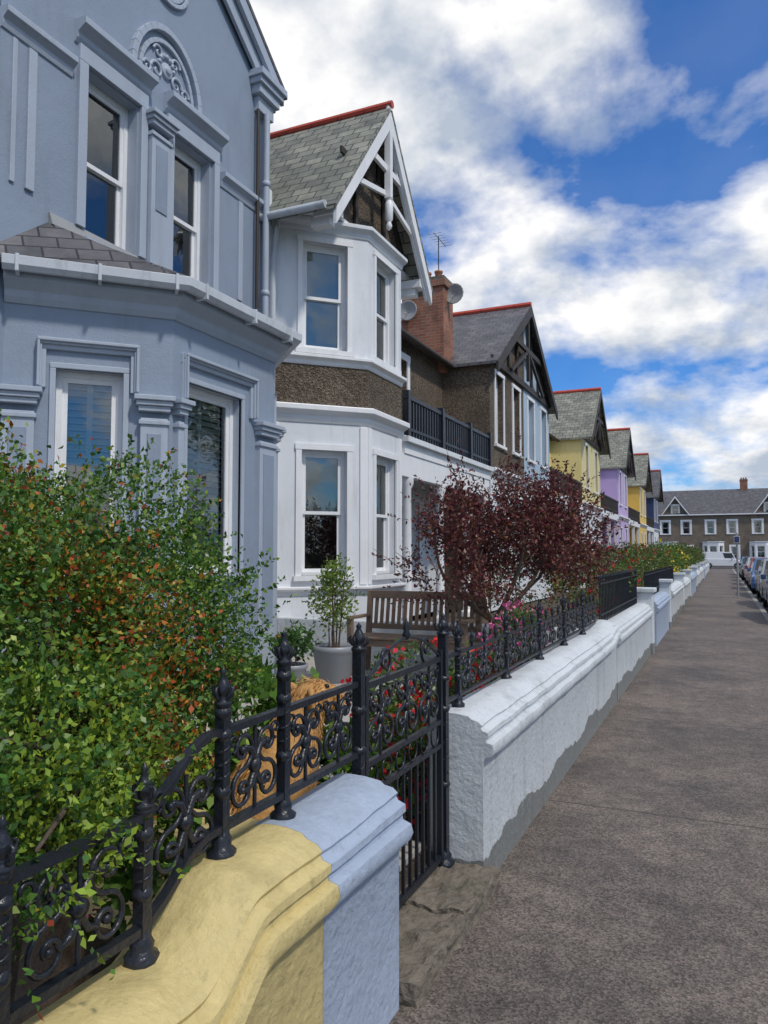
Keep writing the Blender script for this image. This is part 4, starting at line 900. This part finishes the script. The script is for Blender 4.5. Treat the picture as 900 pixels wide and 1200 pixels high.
# ================================================================== vehicles
def car_paint(name,c): 
    m=paint(name,c,rough=.25,var=.03,dirt=.05,bmp=0); b=m.node_tree.nodes['Principled BSDF']; b.inputs['Coat Weight'].default_value=.7; return m
TYRE=paint('tyre_rubber',(.02,.02,.02),rough=.85); ALLOY=paint('alloy_wheel',(.45,.46,.48),rough=.3,metallic=.8,dirt=0); CGL=paint('car_window_glass',(.02,.025,.03),rough=.05,dirt=0,bmp=0)
LAMP=paint('lamp_lens',(.75,.77,.8),rough=.15,dirt=0,bmp=0); RLAMP=paint('red_lamp_lens',(.4,.01,.01),rough=.2,dirt=0,bmp=0); PLATE=paint('number_plate',(.65,.65,.6),dirt=0,bmp=0)
def car(name,loc,rot,col,kind='hatch',L=4.1,W=1.74,H=1.48):
    e=grp(name,loc); m=car_paint('car_paint_'+name,col); mb=MB()
    hl=L/2; wr=.32; ax1=hl-.82; ax2=-hl+.78
    def arch(c): return [(c+ (wr+.05)*math.cos(a),wr+(wr+.05)*math.sin(a)) for a in np.linspace(math.pi,0,9)]
    van=kind=='van'
    bot=[(-hl+.05,.24)]+arch(ax2)+arch(ax1)+[(hl-.05,.24)]
    belt=.92 if not van else 1.1
    top=[(hl,.45),(hl-.03,.62),(hl-.12,.74),(hl-1.0,belt),(-hl+.12,belt+.03),(-hl+.02,.8),(-hl,.45)]
    poly=bot+top; hw=W/2; n=len(poly)
    ring=lambda y,ins: [(x*(1-ins*.02),y,z if z<.5 else z-ins*.02) for x,z in poly]
    R_=[ring(-hw,1.5),ring(-hw+.07,0),ring(hw-.07,0),ring(hw,1.5)]
    vs=sum(R_,[]); fs=[(k*n+i,k*n+(i+1)%n,(k+1)*n+(i+1)%n,(k+1)*n+i) for k in range(3) for i in range(n)]+[tuple(range(n))[::-1],tuple(range(3*n,4*n))]
    mb.add(vs,fs,m)
    rx0,rx1=(-hl+.55,hl-1.85) if not van else (-hl+.08,hl-1.35); bx0,bx1=(-hl+.12,hl-1.02) if not van else (-hl+.03,hl-.95)
    hw2=hw-.22 if not van else hw-.1; hb=hw-.05
    B=[(bx0,-hb,belt),(bx1,-hb,belt-.01),(bx1,hb,belt-.01),(bx0,hb,belt),(rx0,-hw2,H),(rx1,-hw2,H),(rx1,hw2,H),(rx0,hw2,H)]
    mb.hexa(B,m)
    def win(ids,u0,u1,v0,v1,off=.006):
        a,b,c,d=[np.array(B[i]) for i in ids]; nn=np.cross(b-a,d-a); nn/=np.linalg.norm(nn)
        f=lambda u,v:(a*(1-u)+b*u)*(1-v)+(d*(1-u)+c*u)*v+nn*off
        mb.add([f(u0,v0),f(u1,v0),f(u1,v1),f(u0,v1)],[(0,1,2,3)],CGL)
    for ids in ((0,1,5,4),(2,3,7,6)):
        if van: (win(ids,.68,.97,.12,.85) if ids[0]==0 else win(ids,.03,.32,.12,.85))
        else:
            for u0,u1 in ((.06,.33),(.36,.64),(.67,.93)): win(ids,u0,u1,.1,.86)
    win((1,2,6,5),.06,.94,.06,.9); win((3,0,4,7),.08,.92,.12,.85)
    for x in (ax1,ax2):
        for s in (-1,1):
            mb.lathe((x,s*(hw-.11),wr),[(wr*.62,-.1),(wr*.93,-.1),(wr,-.06),(wr,.06),(wr*.93,.1),(wr*.62,.1)],TYRE,22,'y'); mb.lathe((x,s*(hw-.11),wr),[(0,-.06),(wr*.62,-.085),(wr*.64,.0),(wr*.62,.085),(0,.06)],ALLOY,22,'y')
    for s in (-1,1):
        y=s*(hw-.3); mb.box(hl-.16,hl-.02,y-.17,y+.17,.6,.72,LAMP); mb.box(-hl-.012,-hl+.1,s*(hw-.16)-.1,s*(hw-.16)+.1,.66,.9,RLAMP)
        mb.box(hl-1.35,hl-1.22,s*(hw+.06)-.07,s*(hw+.06)+.07,belt+.02,belt+.16,m)
    mb.box(hl-.03,hl+.012,-.26,.26,.38,.49,PLATE); mb.box(-hl-.014,-hl+.02,-.26,.26,.5,.61,PLATE); mb.box(hl-.05,hl+.006,-.45,.45,.5,.6,DTIM); mb.box(hl-.06,hl+.003,-.6,.6,.27,.36,TYRE)
    o=mb.build('car_body'); o.parent=e
    b=o.modifiers.new('b','BEVEL'); b.width=.03; b.segments=2; b.angle_limit=math.radians(35)
    e.rotation_euler[2]=rot
R90=-math.pi/2
for i,(y,c) in enumerate(((20.4,(.02,.03,.06)),(25.6,(.02,.06,.16)),(31.2,(.25,.27,.3)),(37,(.03,.10,.28)),(42.6,(.2,.02,.02)),(48.5,(.4,.41,.42)),(55,(.02,.02,.03)),(62,(.1,.2,.35)))):
    car('parked_car',(1.98+.04*(i%3),y,-.13),R90,c,L=4.0+.1*(i%3))
car('white_van',(.1,96,-.126),0,(.75,.76,.78),'van',L=4.6,W=1.85,H=1.9)
car('parked_car',(6.5,97,-.126),0,(.05,.05,.06)); car('parked_car',(7.2,33,-.13),-R90,(.3,.3,.32)); car('parked_car',(7.2,46,-.13),-R90,(.02,.03,.05))
mb=MB(); mb.tube([(.5,30,0),(.5,30,2.3)],.035,GALV,10); mb.lathe((.5,30,2.3),[(.036,0),(.03,.03),(0,.04)],GALV,10)
mb.box(.40,.60,29.94,29.955,1.95,2.2,WLINE); mb.box(.42,.58,29.932,29.942,1.97,2.18,NAVY); mb.build('parking_sign_pole')

# ================================================================== camera, light, sky
cam=bpy.data.cameras.new('camera'); co=bpy.data.objects.new('camera',cam); scene.collection.objects.link(co); scene.camera=co
co.location=(0,0,1.55); co.rotation_euler=(math.radians(93.2),0,math.radians(24.2))
cam.sensor_fit='VERTICAL'; cam.sensor_height=36; cam.lens=26.4; cam.clip_end=3000; cam.clip_start=.05
el,az=math.radians(52),math.radians(112)
sd=Vector((math.sin(az)*math.cos(el),math.cos(az)*math.cos(el),math.sin(el)))
sl=bpy.data.lights.new('sun','SUN'); so=bpy.data.objects.new('sun',sl); scene.collection.objects.link(so)
sl.energy=2.4; sl.angle=math.radians(4); sl.color=(1,.93,.82); so.rotation_euler=(-sd).to_track_quat('-Z','Y').to_euler()
w=bpy.data.worlds.new('World'); scene.world=w; w.use_nodes=True; nt=w.node_tree; bg=nt.nodes['Background']
sky=nt.nodes.new('ShaderNodeTexSky'); sky.sky_type='NISHITA'; sky.sun_disc=False; sky.sun_elevation=el; sky.sun_rotation=az; sky.ozone_density=2.0; sky.dust_density=.6
tc=N(nt,'ShaderNodeTexCoord'); sp=N(nt,'ShaderNodeSeparateXYZ'); nt.links.new(tc.outputs['Generated'],sp.inputs[0])
mx=N(nt,'ShaderNodeMath',operation='MAXIMUM'); nt.links.new(sp.outputs[2],mx.inputs[0]); mx.inputs[1].default_value=0
ad=N(nt,'ShaderNodeMath',operation='ADD'); nt.links.new(mx.outputs[0],ad.inputs[0]); ad.inputs[1].default_value=.42
cb=N(nt,'ShaderNodeCombineXYZ')
for i in (0,1):
    dv=N(nt,'ShaderNodeMath',operation='DIVIDE'); nt.links.new(sp.outputs[i],dv.inputs[0]); nt.links.new(ad.outputs[0],dv.inputs[1]); nt.links.new(dv.outputs[0],cb.inputs[i])
mp=N(nt,'ShaderNodeMapping'); mp.inputs['Location'].default_value=(3.1,1.7,0); nt.links.new(cb.outputs[0],mp.inputs[0])
n1=N(nt,'ShaderNodeTexNoise',Scale=2.7,Detail=8.0,Roughness=.55,Distortion=.12); nt.links.new(mp.outputs[0],n1.inputs['Vector'])
n2=N(nt,'ShaderNodeTexNoise',Scale=5.5,Detail=6.0,Roughness=.55); nt.links.new(mp.outputs[0],n2.inputs['Vector'])
skyc=mixc(nt,1.0,sky.outputs[0],(.30,.84,1.50),'MULTIPLY')
cl=mixc(nt,ramp(nt,n2.outputs[0],.38,.60),(4.8,5.5,6.6),(10.5,10.4,10.3))
f=ramp(nt,n1.outputs[0],.43,.55,(.05,.05,.05,1),(1,1,1,1))
nt.links.new(mixc(nt,f,skyc,cl),bg.inputs[0]); bg.inputs[1].default_value=.1
scene.view_settings.view_transform='Standard'; scene.view_settings.look='None'; scene.view_settings.exposure=0
